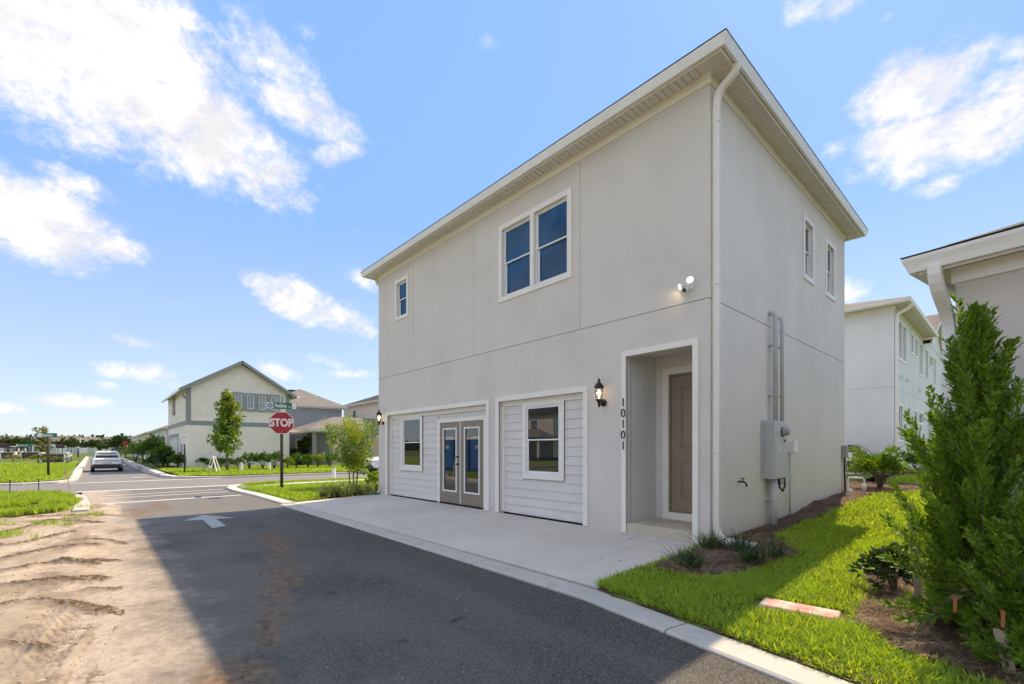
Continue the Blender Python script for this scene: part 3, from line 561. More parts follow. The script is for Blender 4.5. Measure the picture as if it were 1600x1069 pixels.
for a, b, n in RUNS:
    eave(MB(), a, b, n, [(0.001, 6.38), (.022, 6.38), (.026, 6.50), (.040, 6.514), (.001, 6.514)]).build('frieze_board', 'trim', house)
    eave(MB(), a, b, n, [(OV - .03, 6.492), (OV, 6.480), (OV + .012, 6.56), (OV - .03, 6.56)]).build('fascia', 'trim', house)
    eave(MB(), a, b, n, [(OV + .014, 6.500), (OV + .055, 6.492), (OV + .060, 6.505), (OV + .072, 6.545), (OVF - .004, 6.590), (OVF, 6.600), (OVF, 6.622), (OVF - .008, 6.626), (OV + .014, 6.626)]).build('gutter', 'trim_white', house)
    eave(MB(), a, b, n, [(OV - .02, 6.6275), (OVF + .006, 6.6275), (OVF + .004, 6.640), (OV - .02, 6.65)]).build('shingle_edge', 'shingle_dark', house)
def spout(parent, pts, w, d, mat='trim', name='downspout', bands=()):
    o = MB().tube(pts, 0, rect=(w, d)).build(name, mat, parent, .006)
    for z, p in bands: MB().box(p[0] - w / 2 - .006, p[0] + w / 2 + .006, p[1] - d / 2 - .006, p[1] + d / 2 + .006, z, z + .03).build('strap', mat, o)
    return o
def bez(p0, p1, p2, p3, n=8):
    out = []
    for i in range(n + 1):
        t = i / n; out.append(tuple((1 - t) ** 3 * a + 3 * (1 - t) ** 2 * t * b + 3 * (1 - t) * t * t * c + t ** 3 * d for a, b, c, d in zip(p0, p1, p2, p3)))
    return out
dx, dy = HX1 + .052, HY0 + .095
spout(house, bez((HX1 + .335, HY0 + .08, 6.50), (HX1 + .335, HY0 + .08, 6.28), (dx, dy, 6.40), (dx, dy, 6.08), 10) + [(dx, dy, 3.2), (dx, dy, .42)] + bez((dx, dy, .34), (dx, dy, .2), (dx + .02, dy, .14), (dx + .18, dy, .06), 4), .085, .07, bands=((3.62, (dx, dy)), (5.86, (dx, dy)), (1.3, (dx, dy))))
spout(house, bez((HX0 - .335, HY0 + .1, 6.50), (HX0 - .335, HY0 + .1, 6.3), (HX0 - .05, HY0 + .1, 6.38), (HX0 - .05, HY0 + .1, 6.1), 6) + [(HX0 - .05, HY0 + .1, .2)], .085, .07)
# windows
def frame_rect(mb, P, u0, u1, z0, z1, w, d0, d1, wb=None):
    """picture frame of four bars between depths d0..d1 (d grows inwards)"""
    wb = wb or w
    def bar(a, b, c, d):
        p = [P(a, c, d1), P(b, c, d1), P(b, c, d0), P(a, c, d0), P(a, d, d1), P(b, d, d1), P(b, d, d0), P(a, d, d0)]; mb.hexa(p)
    bar(u0, u0 + w, z0, z1); bar(u1 - w, u1, z0, z1); bar(u0 + w, u1 - w, z1 - w, z1); bar(u0 + w, u1 - w, z0, z0 + wb); return mb
def window(parent, P, hole, trim=.10, glassm='glass_blue', trimm='trim', sashm='trim_white', split=.5, depth=.0, muntin=0, proud=.022, name='window'):
    u0, u1, z0, z1 = hole; w = MB().hexa([P(u0, z0 - .0, .128 + depth), P(u1, z0, .128 + depth), P(u1, z0, .115 + depth), P(u0, z0, .115 + depth), P(u0, z1, .128 + depth), P(u1, z1, .128 + depth), P(u1, z1, .115 + depth), P(u0, z1, .115 + depth)]).build(name, sashm, parent) if not trim else frame_rect(MB(), P, u0 - trim + .004, u1 + trim - .004, z0 - trim + .004, z1 + trim - .004, trim, -proud + depth, .012 + depth).build(name, trimm, parent)
    frame_rect(MB(), P, u0 + .001, u1 - .001, z0 + .001, z1 - .001, .028, .030 + depth, .10 + depth).build('frame', sashm, w)
    zm = z0 + (z1 - z0) * split
    frame_rect(MB(), P, u0 + .03, u1 - .03, zm - .01, z1 - .03, .026, .045 + depth, .07 + depth).build('upper_sash', sashm, w)
    frame_rect(MB(), P, u0 + .03, u1 - .03, z0 + .03, zm + .028, .034, .072 + depth, .098 + depth).build('lower_sash', sashm, w)
    for a, b, dd in ((zm + .012, z1 - .05, .058), (z0 + .06, zm + .0, .085)):
        g = MB(); g.face([P(u0 + .05, a, dd + depth), P(u1 - .05, a, dd + depth), P(u1 - .05, b, dd + depth), P(u0 + .05, b, dd + depth)]); g.build('pane', glassm, w)
    if muntin:
        for i in range(1, 2): 
            um = (u0 + u1) / 2
            for a, b, dd in ((zm + .03, z1 - .06, .05), (z0 + .07, zm - .02, .078)): MB().hexa([P(um - .011, a, dd + .01 + depth), P(um + .011, a, dd + .01 + depth), P(um + .011, a, dd - .006 + depth), P(um - .011, a, dd - .006 + depth), P(um - .011, b, dd + .01 + depth), P(um + .011, b, dd + .01 + depth), P(um + .011, b, dd - .006 + depth), P(um - .011, b, dd - .006 + depth)]).build('muntin', sashm, w)
    return w
window(house, PF, WS, .085)
# twin window: one casing, two sashes, a wide mullion
mid = (WB[0] + WB[1]) / 2
tw = frame_rect(MB(), PF, WB[0] - .096, WB[1] + .096, WB[2] - .096, WB[3] + .096, .10, -.022, .012).build('window_casing', 'trim', house)
window(house, PF, (WB[0], mid - .055, WB[2], WB[3]), 0); window(house, PF, (mid + .055, WB[1], WB[2], WB[3]), 0)
MB().hexa([PF(mid - .052, WB[2], .12), PF(mid + .052, WB[2], .12), PF(mid + .052, WB[2], -.026), PF(mid - .052, WB[2], -.026), PF(mid - .052, WB[3], .12), PF(mid + .052, WB[3], .12), PF(mid + .052, WB[3], -.026), PF(mid - .052, WB[3], -.026)]).build('mullion', 'trim', tw)
window(house, PS, SW1, .09, 'glass_side'); window(house, PS, SW2, .09, 'glass_side')
# garage openings closed with lap siding
def casing(u0, u1, z1, w, name='casing'):
    m = MB(); p = .028
    for a, b, c, d in ((u0 - w, u0, .03, z1 + w), (u1, u1 + w, .03, z1 + w), (u0, u1, z1, z1 + w)): m.hexa([PF(a, c, .02), PF(b, c, .02), PF(b, c, -p), PF(a, c, -p), PF(a, d, .02), PF(b, d, .02), PF(b, d, -p), PF(a, d, -p)])
    return m.build(name, 'trim', house, .004)
def infill(u0, u1, z1, cuts, zb=.055):
    d0 = .115
    panel = empty('siding_panel', (0, 0, 0)); panel.parent = house
    MB().hexa([PF(u0, zb - .02, .13), PF(u1, zb - .02, .13), PF(u1, zb - .02, d0 + .006), PF(u0, zb - .02, d0 + .006), PF(u0, z1, .13), PF(u1, z1, .13), PF(u1, z1, d0 + .006), PF(u0, z1, d0 + .006)]).build('sheathing', 'siding', panel)
    fl = .075                                        # header and side strips
    for a, b, c, d in ((u0, u0 + fl, zb, z1), (u1 - .02, u1, zb, z1), (u0 + fl, u1 - .02, z1 - .10, z1)): MB().hexa([PF(a, c, d0 + .005), PF(b, c, d0 + .005), PF(b, c, d0 - .036), PF(a, c, d0 - .036), PF(a, d, d0 + .005), PF(b, d, d0 + .005), PF(b, d, d0 - .036), PF(a, d, d0 - .036)]).build('trim_strip', 'trim', panel)
    n = 13; top = z1 - .105; ex = (top - zb) / n
    for k in range(n):
        a, b = zb + k * ex, zb + (k + 1) * ex; spans = [(u0 + fl + .003, u1 - .023)]
        for c in cuts:
            if a < c[3] - .02 and b > c[2] + .02:
                ns = []
                for s0, s1 in spans:
                    if c[0] > s0: ns.append((s0, min(s1, c[0] - .002)))
                    if c[1] < s1: ns.append((max(s0, c[1] + .002), s1))
                spans = [s for s in ns if s[1] - s[0] > .03]
        for s0, s1 in spans:
            MB().hexa([PF(s0, a, d0 + .004), PF(s1, a, d0 + .004), PF(s1, a, d0 - .021), PF(s0, a, d0 - .021), PF(s0, b + .012, d0 + .004), PF(s1, b + .012, d0 + .004), PF(s1, b + .012, d0 - .004), PF(s0, b + .012, d0 - .004)]).build('siding_board', 'siding', panel)
    return panel
casing(G1[0], G1[1], G1[3], .10); casing(G2[0], G2[1], G2[3], .10)
W1 = (-11.58, -10.62, .86, 2.20); W2 = (-6.62, -5.70, .86, 2.20)
FD = (-9.78, -7.86, .03, 2.09)
infill(G1[0], G1[1], G1[3], [(W1[0] - .09, W1[1] + .09, W1[2] - .09, W1[3] + .2), (FD[0] - .0, FD[1] + .2, 0, FD[3])])
infill(G2[0], G2[1], G2[3], [(W2[0] - .09, W2[1] + .09, W2[2] - .09, W2[3] + .2)])
PI = lambda u, z, d: PF(u, z, .070 + d * .40)
for hole in (W1, W2): window(house, PI, hole, .095, 'glass_dark', proud=.0)
# french doors
fdr = frame_rect(MB(), PF, FD[0], FD[1], .0, FD[3], .09, .065, .114, .02).build('door_casing', 'trim', house)
MB().hexa([PF(FD[0] + .09, .02, .114), PF(FD[1] - .09, .02, .114), PF(FD[1] - .09, .02, .05), PF(FD[0] + .09, .02, .05), PF(FD[0] + .09, .055, .114), PF(FD[1] - .09, .055, .114), PF(FD[1] - .09, .055, .05), PF(FD[0] + .09, .055, .05)]).build('threshold', 'bronze', fdr)
um = (FD[0] + FD[1]) / 2
for s0, s1, hs in ((FD[0] + .095, um - .012, 1), (um + .012, FD[1] - .095, 0)):
    g0, g1 = s0 + .165, s1 - .165
    leaf = frame_rect(MB(), PF, s0, s1, .06, FD[3] - .095, .165, .076, .112, .30).build('french_door', 'taupe_door', house)
    frame_rect(MB(), PF, g0 - .03, g1 + .03, .33, FD[3] - .095 - .135, .036, .060, .08).build('glazing_bead', 'trim_white', leaf)
    g = MB(); g.face([PF(g0, .36, .09), PF(g1, .36, .09), PF(g1, FD[3] - .26, .09), PF(g0, FD[3] - .26, .09)]); g.build('pane', 'glass_dark', leaf)
    if hs:
        hx = s1 - .07
        for z, r in ((1.0, .026), (1.17, .022)):
            o = MB().lathe([(r, 0), (r, .012), (.012, .014), (.012, .035), (r * .8, .04), (r * .85, .065), (.008, .072)], 12).build('door_knob' if z < 1.1 else 'deadbolt', 'bronze', leaf); o.location = (hx, HY0 + .076, z); o.rotation_euler = (R(90), 0, 0)
MB().hexa([PF(um - .011, .06, .112), PF(um + .011, .06, .112), PF(um + .011, .06, .062), PF(um - .011, .06, .062), PF(um - .011, FD[3] - .09, .112), PF(um + .011, FD[3] - .09, .112), PF(um + .011, FD[3] - .09, .062), PF(um - .011, FD[3] - .09, .062)]).build('astragal', 'trim_white', fdr)
# porch recess
casing(PO[0], PO[1], PO[3], .085)
PB = 7.14; pz = .18
m = MB(); u0, u1 = PO[0], -2.935
m.face([(PO[0], HY0 + .12, -.1), (PO[0], PB, -.1), (PO[0], PB, 2.95), (PO[0], HY0 + .12, 2.95)]); m.build('recess_wall', 'stucco_side', house)
m = MB(); m.face([(u1, PB, -.1), (u1, HY0 + .13, -.1), (u1, HY0 + .13, 2.95), (u1, PB, 2.95)]); m.face([(PO[1], HY0 + .131, -.1), (u1, HY0 + .131, -.1), (u1, HY0 + .131, 2.95), (PO[1], HY0 + .131, 2.95)]); m.build('recess_wall', 'stucco_side', house)
m = MB(); m.face([(PO[0], HY0 + .1, 2.90), (u1, HY0 + .1, 2.90), (u1, PB, 2.90), (PO[0], PB, 2.90)]); m.build('porch_ceiling', 'stucco_side', house)
DO = (-3.99, -3.06, .30, 2.60)
wall_mesh('recess_wall', 'stucco_side', PO[0], u1, -.1, 2.95, [DO], [], lambda u, z, d: (u, PB + d, z), .08, house)
PPB = lambda u, z, d: (u, PB + d, z)
frame_rect(MB(), PPB, DO[0] - .10, DO[1] + .10, DO[2] - .12, DO[3] + .11, .11, -.02, .01, .12).build('door_casing', 'trim', house)
frame_rect(MB(), PPB, DO[0] + .005, DO[1] - .005, DO[2], DO[3] - .005, .028, .01, .079, .02).build('door_frame', 'front_door', house)
fd = MB(); a, b, c, d = DO[0] + .035, DO[1] - .035, DO[2] + .022, DO[3] - .035
fd.hexa([PPB(a, c, .075), PPB(b, c, .075), PPB(b, c, .04), PPB(a, c, .04), PPB(a, d, .075), PPB(b, d, .075), PPB(b, d, .04), PPB(a, d, .04)]); fdo = fd.build('front_door', 'front_door', house)
for z0, z1 in ((c + .20, c + .84), (c + 1.0, d - .16)):
    frame_rect(MB(), PPB, a + .14, b - .14, z0, z1, .035, .028, .0395).build('panel_moulding', 'front_door', fdo)
    m = MB(); q = .05; m.hexa([PPB(a + .19, z0 + q, .0395), PPB(b - .19, z0 + q, .0395), PPB(b - .22, z0 + q + .03, .030), PPB(a + .22, z0 + q + .03, .030), PPB(a + .19, z1 - q, .0395), PPB(b - .19, z1 - q, .0395), PPB(b - .22, z1 - q - .03, .030), PPB(a + .22, z1 - q - .03, .030)]); m.build('door_panel', 'front_door', fdo)
MB().lathe([(.008, 0), (.008, .006), (.004, .008)], 10).build('peephole', 'bronze', fdo).name; pk = bpy.data.objects['peephole']; pk.location = ((a + b) / 2, PB + .04, 1.78); pk.rotation_euler = (R(90), 0, 0)
MB().box(PO[0] + .002, u1, HY0 - .004, PB - .022, -.2, pz).build('porch_step', 'porch_floor', house, .012)
# house number, one digit above the other on the casing of the recess
for k, ch in enumerate('10101'):
    o = text_mesh('number_digit', ch, .19, .006, 'bronze', house, .95); o.rotation_euler = (R(90), 0, 0); o.location = (-4.262, HY0 - .034, 2.09 - k * .172)
# ------------------------------------------------------------------ things fixed to the house
def lantern(loc, label):
    t = empty('wall_lantern', loc, 0, label, 'lantern', 'lit wall lanterns on the garage house')
    m = MB().lathe([(.058, 0), (.062, .012), (.05, .022), (.03, .03)], 18); o = m.build('back_plate', 'black_metal', t); o.rotation_euler = (R(90), 0, 0)
    MB().tube([(0, -.02, 0), (0, -.07, -.03), (0, -.12, -.045), (0, -.135, -.02), (0, -.135, .03)], .011, 8).build('arm', 'black_metal', t)
    MB().lathe([(.012, -.08), (.02, -.06), (.014, -.04), (.035, .02), (.055, .03), (.062, .04), (.05, .05)], 14, (0, -.135, 0)).build('base_cup', 'black_metal', t)
    MB().lathe([(.048, .05), (.062, .24)], 8, (0, -.135, 0), False).build('glass', 'lantern_clear', t)
    for k in range(8):
        a = k * math.pi / 4; MB().tube([(.050 * math.cos(a), -.135 + .050 * math.sin(a), .045), (.065 * math.cos(a), -.135 + .065 * math.sin(a), .245)], .004, 4).build('cage_bar', 'black_metal', t)
    MB().lathe([(.082, .24), (.084, .25), (.05, .30), (.022, .335), (.018, .345), (.024, .36), (.008, .39), (.003, .40)], 14, (0, -.135, 0)).build('cap', 'black_metal', t)
    MB().lathe([(.006, .06), (.009, .10), (.020, .135), (.022, .16), (.012, .19), (.003, .215)], 10, (0, -.135, 0)).build('bulb', 'bulb', t)
    l = bpy.data.lights.new('lantern_light', 'POINT'); l.energy = 1.6; l.color = (1, .68, .36); l.shadow_soft_size = .03; lo = bpy.data.objects.new('lantern_light', l); COL.objects.link(lo); lo.parent = t; lo.location = (0, -.135, .15)
    return t
tg = NT('lantern_clear'); tg.col((1, 1, 1)); tg.set(.02, ior=1.2); tg.b.inputs['Transmission Weight'].default_value = 1; tg.col(tg.mix(tg.noise(5), (.95, .95, .93), (1, 1, 1))); MATS['lantern_clear'] = tg.m
lantern((-4.66, HY0, 2.12), 'lit black wall lantern between the right garage panel and the recessed front door'); lantern((-12.58, HY0, 2.12), 'lit black wall lantern at the far left corner of the grey house')
def floodlight(loc):
    t = empty('security_light', loc, 0, 'white security camera with two lamp heads high on the grey wall', 'security light')
    o = MB().lathe([(.075, 0), (.078, .015), (.065, .04), (.03, .055)], 20).build('mount', 'white_plastic', t); o.rotation_euler = (R(90), 0, 0)
    def head(c, d, r0, r1, ln, mat_face, nm):
        d = Vector(d).normalized(); q = d.to_track_quat('Z', 'Y'); h = MB().lathe([(r0 * .5, 0), (r0, .01), (r1, ln * .8), (r1, ln)], 14); ho = h.build(nm, 'white_plastic', t); ho.rotation_euler = q.to_euler(); ho.location = c
        f = MB().lathe([(r1 * .9, ln), (r1 * .85, ln + .006), (r1 * .5, ln + .009)], 14).build('lens', mat_face, ho); return ho
    head((.055, -.07, .06), (.25, -1, .12), .035, .062, .07, 'led', 'lamp_head'); head((-.075, -.06, .025), (-.75, -.75, -.35), .035, .058, .08, 'led', 'lamp_head')
    head((-.005, -.07, -.055), (-.25, -1, -.45), .03, .042, .085, 'vent_black', 'camera_head'); MB().tube([(.05, -.05, .045), (.0, -.05, .0), (-.06, -.05, .02)], .018, 8).build('bracket', 'white_plastic', t)
    t.scale = (.8, .8, .8)
    l = bpy.data.lights.new('security_lamp', 'SPOT'); l.energy = .55; l.spot_size = R(110); l.color = (1, .86, .62); l.shadow_soft_size = .05; lo = bpy.data.objects.new('security_lamp', l); COL.objects.link(lo); lo.parent = t
    lo.location = (-.16, -.13, -.01); lo.rotation_euler = Vector((-.75, .35, -.75)).to_track_quat('-Z', 'Y').to_euler()
    return t
floodlight((-3.17, HY0, 3.66))
# electric service on the side wall
def service():
    X = HX1
    t = empty('meter_box', (X, 8.52, 1.33), 0, 'grey electric meter box with round glass meter on the side wall', 'meter box')
    MB().box(.004, .012, -.42, -.325, -.50, .50).build('back_board', 'grey_metal', t)
    MB().box(.004, .18, -.32, .31, -.47, .49).build('cabinet', 'grey_metal', t, .008)
    MB().box(.1805, .186, -.29, .28, -.44, .10).build('cover_panel', 'grey_metal', t); MB().box(.1805, .190, .12, .17, .14, .18).build('latch', 'dark_grey', t)
    MB().box(.1865, .189, -.08, -.04, -.02, .06).build('sticker', 'white_plastic', t)
    o = MB().lathe([(.075, 0), (.08, .02), (.075, .03), (.062, .045), (.06, .085), (.05, .098), (.01, .10)], 20).build('meter', 'grey_plastic', t); o.location = (.182, .05, .31); o.rotation_euler = (0, R(90), 0)
    o = MB().lathe([(.082, 0), (.084, .018), (.075, .02)], 20).build('meter_ring', 'dark_grey', t); o.location = (.182, .05, .31); o.rotation_euler = (0, R(90), 0)
    c = empty('conduit', (X, 8.5, 0), 0, 'two tall grey conduit pipes above the meter box on the side wall', 'conduit')
    for y, zt, r in ((-.02, 3.62, .040), (.30, 3.60, .030)):
        MB().tube([(.10, y, 1.815), (.10, y, zt - .12)] + bez((.10, y, zt - .06), (.10, y, zt + .02), (.06, y, zt + .03), (-.03, y, zt + .05), 5), r, 12).build('pipe', 'grey_metal', c)
        for z in (3.1, 2.25): MB().box(.002, .105, y - r - .012, y + r + .03, z, z + .022).build('strap', 'grey_metal', c)
    c2 = empty('service_riser', (X, 8.38, 0), 0, 'wide grey pipe running from the meter box into the straw bed', 'conduit')
    MB().tube([(.10, 0, -.1), (.10, 0, .858)], .060, 14).build('pipe', 'grey_metal', c2); MB().box(.002, .12, -.075, .075, .50, .53).build('strap', 'grey_metal', c2)
    MB().tube([(.14, .12, .857), (.15, .14, .72), (.16, .26, .64), (.15, .40, .72), (.13, .43, .857)], .016, 8).build('cable_loop', 'rubber', c2); MB().lathe([(.055, 0), (.055, .07), (.04, .10)], 12, (.11, .30, .755)).build('junction_fitting', 'grey_metal', c2)
    b = empty('telecom_box', (X, 9.40, 0), 0, 'small rounded pale grey utility box right of the meter box', 'utility box')
    MB().box(.004, .15, -.11, .11, 1.28, 1.50).build('case', 'white_plastic', b, .02); MB().tube([(.06, -.07, -.05), (.06, -.07, 1.28)], .016, 8).build('riser', 'grey_metal', b)
    h = empty('hose_tap', (X, 7.21, .86), 0, 'brass garden tap on the side wall left of the meter box', 'tap')
    MB().tube([(0, 0, 0), (.09, 0, 0), (.12, 0, -.03), (.125, 0, -.07)], .014, 10).build('spout', 'bronze', h); MB().lathe([(.008, 0), (.008, .04), (.03, .045), (.03, .055)], 10, (.07, 0, .0)).build('handle', 'bronze', h)
    q = empty('disconnect_box', (X, 13.22, 0), 0, 'small dark grey switch box at the rear corner of the side wall', 'switch box')
    MB().box(.004, .10, -.09, .09, 1.14, 1.44).build('case', 'grey_plastic', q, .008); MB().tube([(.05, -.02, 1.14), (.05, -.02, .7), (.06, .0, .38), (.12, .06, .30)], .02, 8).build('cable', 'rubber', q); MB().tube([(.04, .07, 1.14), (.04, .07, .2)], .018, 8).build('conduit', 'grey_metal', q)
    w = empty('backflow_pipe', (X + .12, 13.2, .28), 0, 'bent white water pipe standing in straw at the rear corner', 'pipe')
    MB().tube([(0, .0, -.05), (0, .0, .36), (.0, .03, .40), (.26, .08, .40), (.29, .08, .36), (.29, .08, -.05)], .02, 8).build('pipe', 'white_plastic', w); MB().lathe([(.045, 0), (.05, .1), (.03, .14)], 10, (.29, .08, .12)).build('valve', 'white_plastic', w); MB().lathe([(.06, 0), (.06, .12), (.04, .14)], 12, (.05, -.12, 0)).build('cap', 'white_plastic', w)
service()
# ------------------------------------------------------------------ neighbouring houses
def hip(mb, x0, x1, y0, y1, z, pitch):
    w, d = x1 - x0, y1 - y0; h = min(w, d) / 2; zz = z + h * math.tan(R(pitch)); a, b, c, e = (x0, y0, z), (x1, y0, z), (x1, y1, z), (x0, y1, z)
    if w >= d: p, q = (x0 + h, (y0 + y1) / 2, zz), (x1 - h, (y0 + y1) / 2, zz); fs = ((a, b, q, p), (b, c, q), (c, e, p, q), (e, a, p))
    else: p, q = ((x0 + x1) / 2, y0 + h, zz), ((x0 + x1) / 2, y1 - h, zz); fs = ((a, b, p), (b, c, q, p), (c, e, q), (e, a, p, q))
    for f in fs: mb.face(f)
    mb.face([a, e, c, b]); return mb
def ring_eave(x0, x1, y0, y1, prof, name, mat, parent):
    for a, b, n in (((x0, y0), (x1, y0), (0, -1)), ((x1, y0), (x1, y1), (1, 0)), ((x1, y1), (x0, y1), (0, 1)), ((x0, y1), (x0, y0), (-1, 0))): eave(MB(), a, b, n, prof).build(name, mat, parent)
def walls(parent, x0, x1, y0, y1, z0, z1, mats, holes=None, grooves=None, th=.12):
    holes = holes or {}; grooves = grooves or {}; Ps = {'front': lambda u, z, d: (u, y0 + d, z), 'right': lambda u, z, d: (x1 - d, u, z), 'left': lambda u, z, d: (x0 + d, u, z), 'rear': lambda u, z, d: (u, y1 - d, z)}
    for k, P in Ps.items():
        u0, u1 = (x0, x1) if k in ('front', 'rear') else (y0, y1); wall_mesh(k + '_wall', mats.get(k, mats['all']), u0, u1, z0, z1, holes.get(k, ()), grooves.get(k, ()), P, th, parent)
    return Ps
def box_eaves(parent, x0, x1, y0, y1, zt, ov, gut=True, mat='trim_white'):
    MB().box(x0 - ov, x1 + ov, y0 - ov, y1 + ov, zt + .012, zt + .03).build('soffit', 'soffit', parent)
    ring_eave(x0, x1, y0, y1, [(.001, zt - .12), (.022, zt - .12), (.024, zt + .008), (.001, zt + .008)], 'frieze_board', mat, parent)
    ring_eave(x0, x1, y0, y1, [(ov - .03, zt - .02), (ov, zt - .03), (ov + .01, zt + .11), (ov - .03, zt + .11)], 'fascia', mat, parent)
    if gut: ring_eave(x0, x1, y0, y1, [(ov + .012, zt - .005), (ov + .055, zt - .012), (ov + .07, zt + .04), (ov + .092, zt + .09), (ov + .092, zt + .115), (ov + .012, zt + .118)], 'gutter', mat, parent)
# the taupe house just right of the side yard (one-storey wing, turned with the bend of the lane)
nb = empty('taupe_house', (-.38, 5.4, 0), math.atan2(-.155, .988), 'taupe stucco house at the right edge behind the tall evergreen shrub', 'house')
walls(nb, 0, 9, 0, 12, -.4, 2.88, {'all': 'stucco_taupe'})
box_eaves(nb, 0, 9, 0, 12, 2.872, .19); hip(MB(), -.28, 9.28, -.28, 12.28, 2.994, 21).build('roof', 'shingle_dark', nb)
for k in range(30):
    MB().box(-.29 + k * .31, -.29 + k * .31 + .309, -.293, -.15, 2.9945 + (k % 2) * .002, 2.998 + (k % 3) * .003).build('shingle_tab', 'shingle_dark', nb)
spout(nb, bez((-.075, -.235, 2.885), (-.075, -.235, 2.62), (-.062, .10, 2.60), (-.062, .10, 2.36), 10) + [(-.062, .10, 1.2), (-.062, .10, .08)], .085, .075, 'trim_white')
# the white house behind the side yard
bh = empty('white_house', (0, 0, 0), 0, 'white stucco two-storey house behind the lawn with a row of side windows', 'house')
bholes = [(22.12, 22.80, 4.78, 6.10), (23.05, 23.75, 4.78, 6.10), (25.0, 25.55, 5.40, 6.10), (26.15, 26.75, 5.40, 6.10), (27.45, 28.2, 4.75, 6.10), (29.3, 30.1, 4.75, 6.10), (30.8, 31.9, 5.55, 6.0), (32.3, 33.1, 4.75, 6.10)]
blow = [(22.15, 22.95, 1.70, 2.98), (23.95, 24.6, 2.25, 2.98), (26.0, 26.6, 2.25, 2.98), (27.2, 28.6, 2.55, 2.98), (30.0, 30.9, 1.7, 2.98)]
Pb = walls(bh, -14, -3.1, 21.33, 36.6, .2, 6.5, {'all': 'stucco_white'}, {'right': bholes + blow}, {'front': [(-14, -3.1, 3.60, 3.614)], 'right': [(21.33, 36.6, 3.60, 3.614)]})
for h in bholes + blow: window(bh, Pb['right'], h, .09, 'glass_side', 'trim_white', split=.5 if h[3] - h[2] > .8 else .02)
MB().box(-14.4, -2.66, 20.9, 28.6, 6.512, 6.53).build('soffit', 'soffit', bh)
for a, b, n in (((-14, 21.33), (-3.1, 21.33), (0, -1)), ((-3.1, 21.33), (-3.1, 28.2), (1, 0))):
    eave(MB(), a, b, n, [(.001, 6.37), (.022, 6.37), (.026, 6.508), (.001, 6.508)]).build('frieze_board', 'trim_white', bh)
    eave(MB(), a, b, n, [(.40, 6.48), (.44, 6.47), (.45, 6.60), (.40, 6.60)]).build('fascia', 'trim_white', bh)
    eave(MB(), a, b, n, [(.452, 6.50), (.50, 6.495), (.53, 6.58), (.53, 6.615), (.452, 6.62)]).build('gutter', 'trim_white', bh)
MB().face([(-14.5, 20.82, 6.625), (-2.58, 20.82, 6.625), (-8.54, 28.6, 9.0), (-8.6, 28.6, 9.0)]).face([(-2.58, 20.82, 6.625), (-2.58, 28.7, 6.625), (-8.54, 28.6, 9.0)]).build('roof', 'shingle_brown', bh)
# cross gable over the far end
gb = MB(); y0, ya, y1, ze, za = 28.7, 32.7, 36.9, 6.35, 8.42
gb.face([(-9, y0 - .3, ze), (-2.75, y0 - .3, ze), (-2.75, ya, za), (-9, ya, za)]); gb.face([(-9, ya, za), (-2.75, ya, za), (-2.75, y1 + .3, ze), (-9, y1 + .3, ze)]); gb.build('gable_roof', 'shingle_brown', bh)
MB().face([(-3.09, y0, 6.5), (-3.09, y1, 6.5), (-3.09, ya, za - .12)]).build('gable_wall', 'stucco_white', bh)
for yy0, yy1 in ((y0 - .3, ya), (y1 + .3, ya)): MB().beam((-2.79, yy0, ze - .125), (-2.79, yy1, za - .125), .05, .2).build('rake_board', 'trim_white', bh); MB().face([(-3.1, yy0, ze - .14), (-2.82, yy0, ze - .14), (-2.82, yy1, za - .14), (-3.1, yy1, za - .14)]).build('rake_soffit', 'soffit', bh)
MB().beam((-3.1, 36.35, 5.9), (-2.2, 36.35, 5.9), .14, .18).beam((-3.1, 36.35, 5.4), (-2.3, 36.35, 5.85), .1, .1).build('bracket', 'trim_white', bh); MB().box(-3.1, -2.2, 36.1, 36.58, 5.15, 5.37).build('awning_beam', 'trim_white', bh)
bx, by = -3.04, 21.42
spout(bh, bez((-2.62, 21.30, 6.49), (-2.62, 21.30, 6.2), (bx, by, 6.42), (bx, by, 6.0), 8) + [(bx, by, 3), (bx, by, .5)], .10, .08, 'trim_white')
MB().lathe([(.10, 0), (.10, .04), (.045, .10), (.045, .45), (.03, .46)], 10, (-6.2, 22.4, 7.05)).build('vent_pipe', 'vent_black', bh)
for y, z in ((22.3, 4.02), (23.8, 4.02), (27.0, 3.9)): MB().box(-3.099, -2.96, y, y + .16, z, z + .13).build('dryer_vent', 'trim_white', bh, .01)
# houses across the street
ha = empty('beige_house', (0, 0, 0), 0, 'beige two-storey gabled house with grey trim and four upper windows across the street', 'house')
AX, AY0, AY1, AB = -40.6, 4.85, 11.85, 3.25
wz = (4.35, 5.72); wins = [(7.78, 8.52), (8.62, 9.36), (9.46, 10.20), (10.32, 11.06)]
Ph = lambda u, z, d: (AX - d, u, z)
wall_mesh('gable_end_wall', 'stucco_beige', AY0, AY1, -.3, AB, [], [], Ph, .1, ha)
m = MB(); za = 7.95; zt = 5.85; ex = .2; z = AB + .22; kpitch = (za - zt) / 3.5
def laps(mb, y0, y1, z0, z1, xf):
    z = z0
    while z < z1 - .01:
        b = min(z + ex, z1); mb.face([xf(y0, z, -.018), xf(y1, z, -.018), xf(y1, b, 0), xf(y0, b, 0)]); mb.face([xf(y0, z, 0.0), xf(y1, z, 0.0), xf(y1, z, -.018), xf(y0, z, -.018)]); z = b
laps(m, AY0, AY1, AB, zt, Ph); z = zt
while z < za - .05:
    b = min(z + ex, za); s0 = (z - zt) / kpitch; s1 = (b - zt) / kpitch; m.face([Ph(AY0 + s0, z, -.018), Ph(AY1 - s0, z, -.018), Ph(AY1 - s1, b, 0), Ph(AY0 + s1, b, 0)]); z = b
m.build('lap_siding', 'siding_beige', ha)
PL = lambda u, z, d: (u, AY0 + d, z); lh = [(-50.5, -45.2, 0.05, 2.35)]
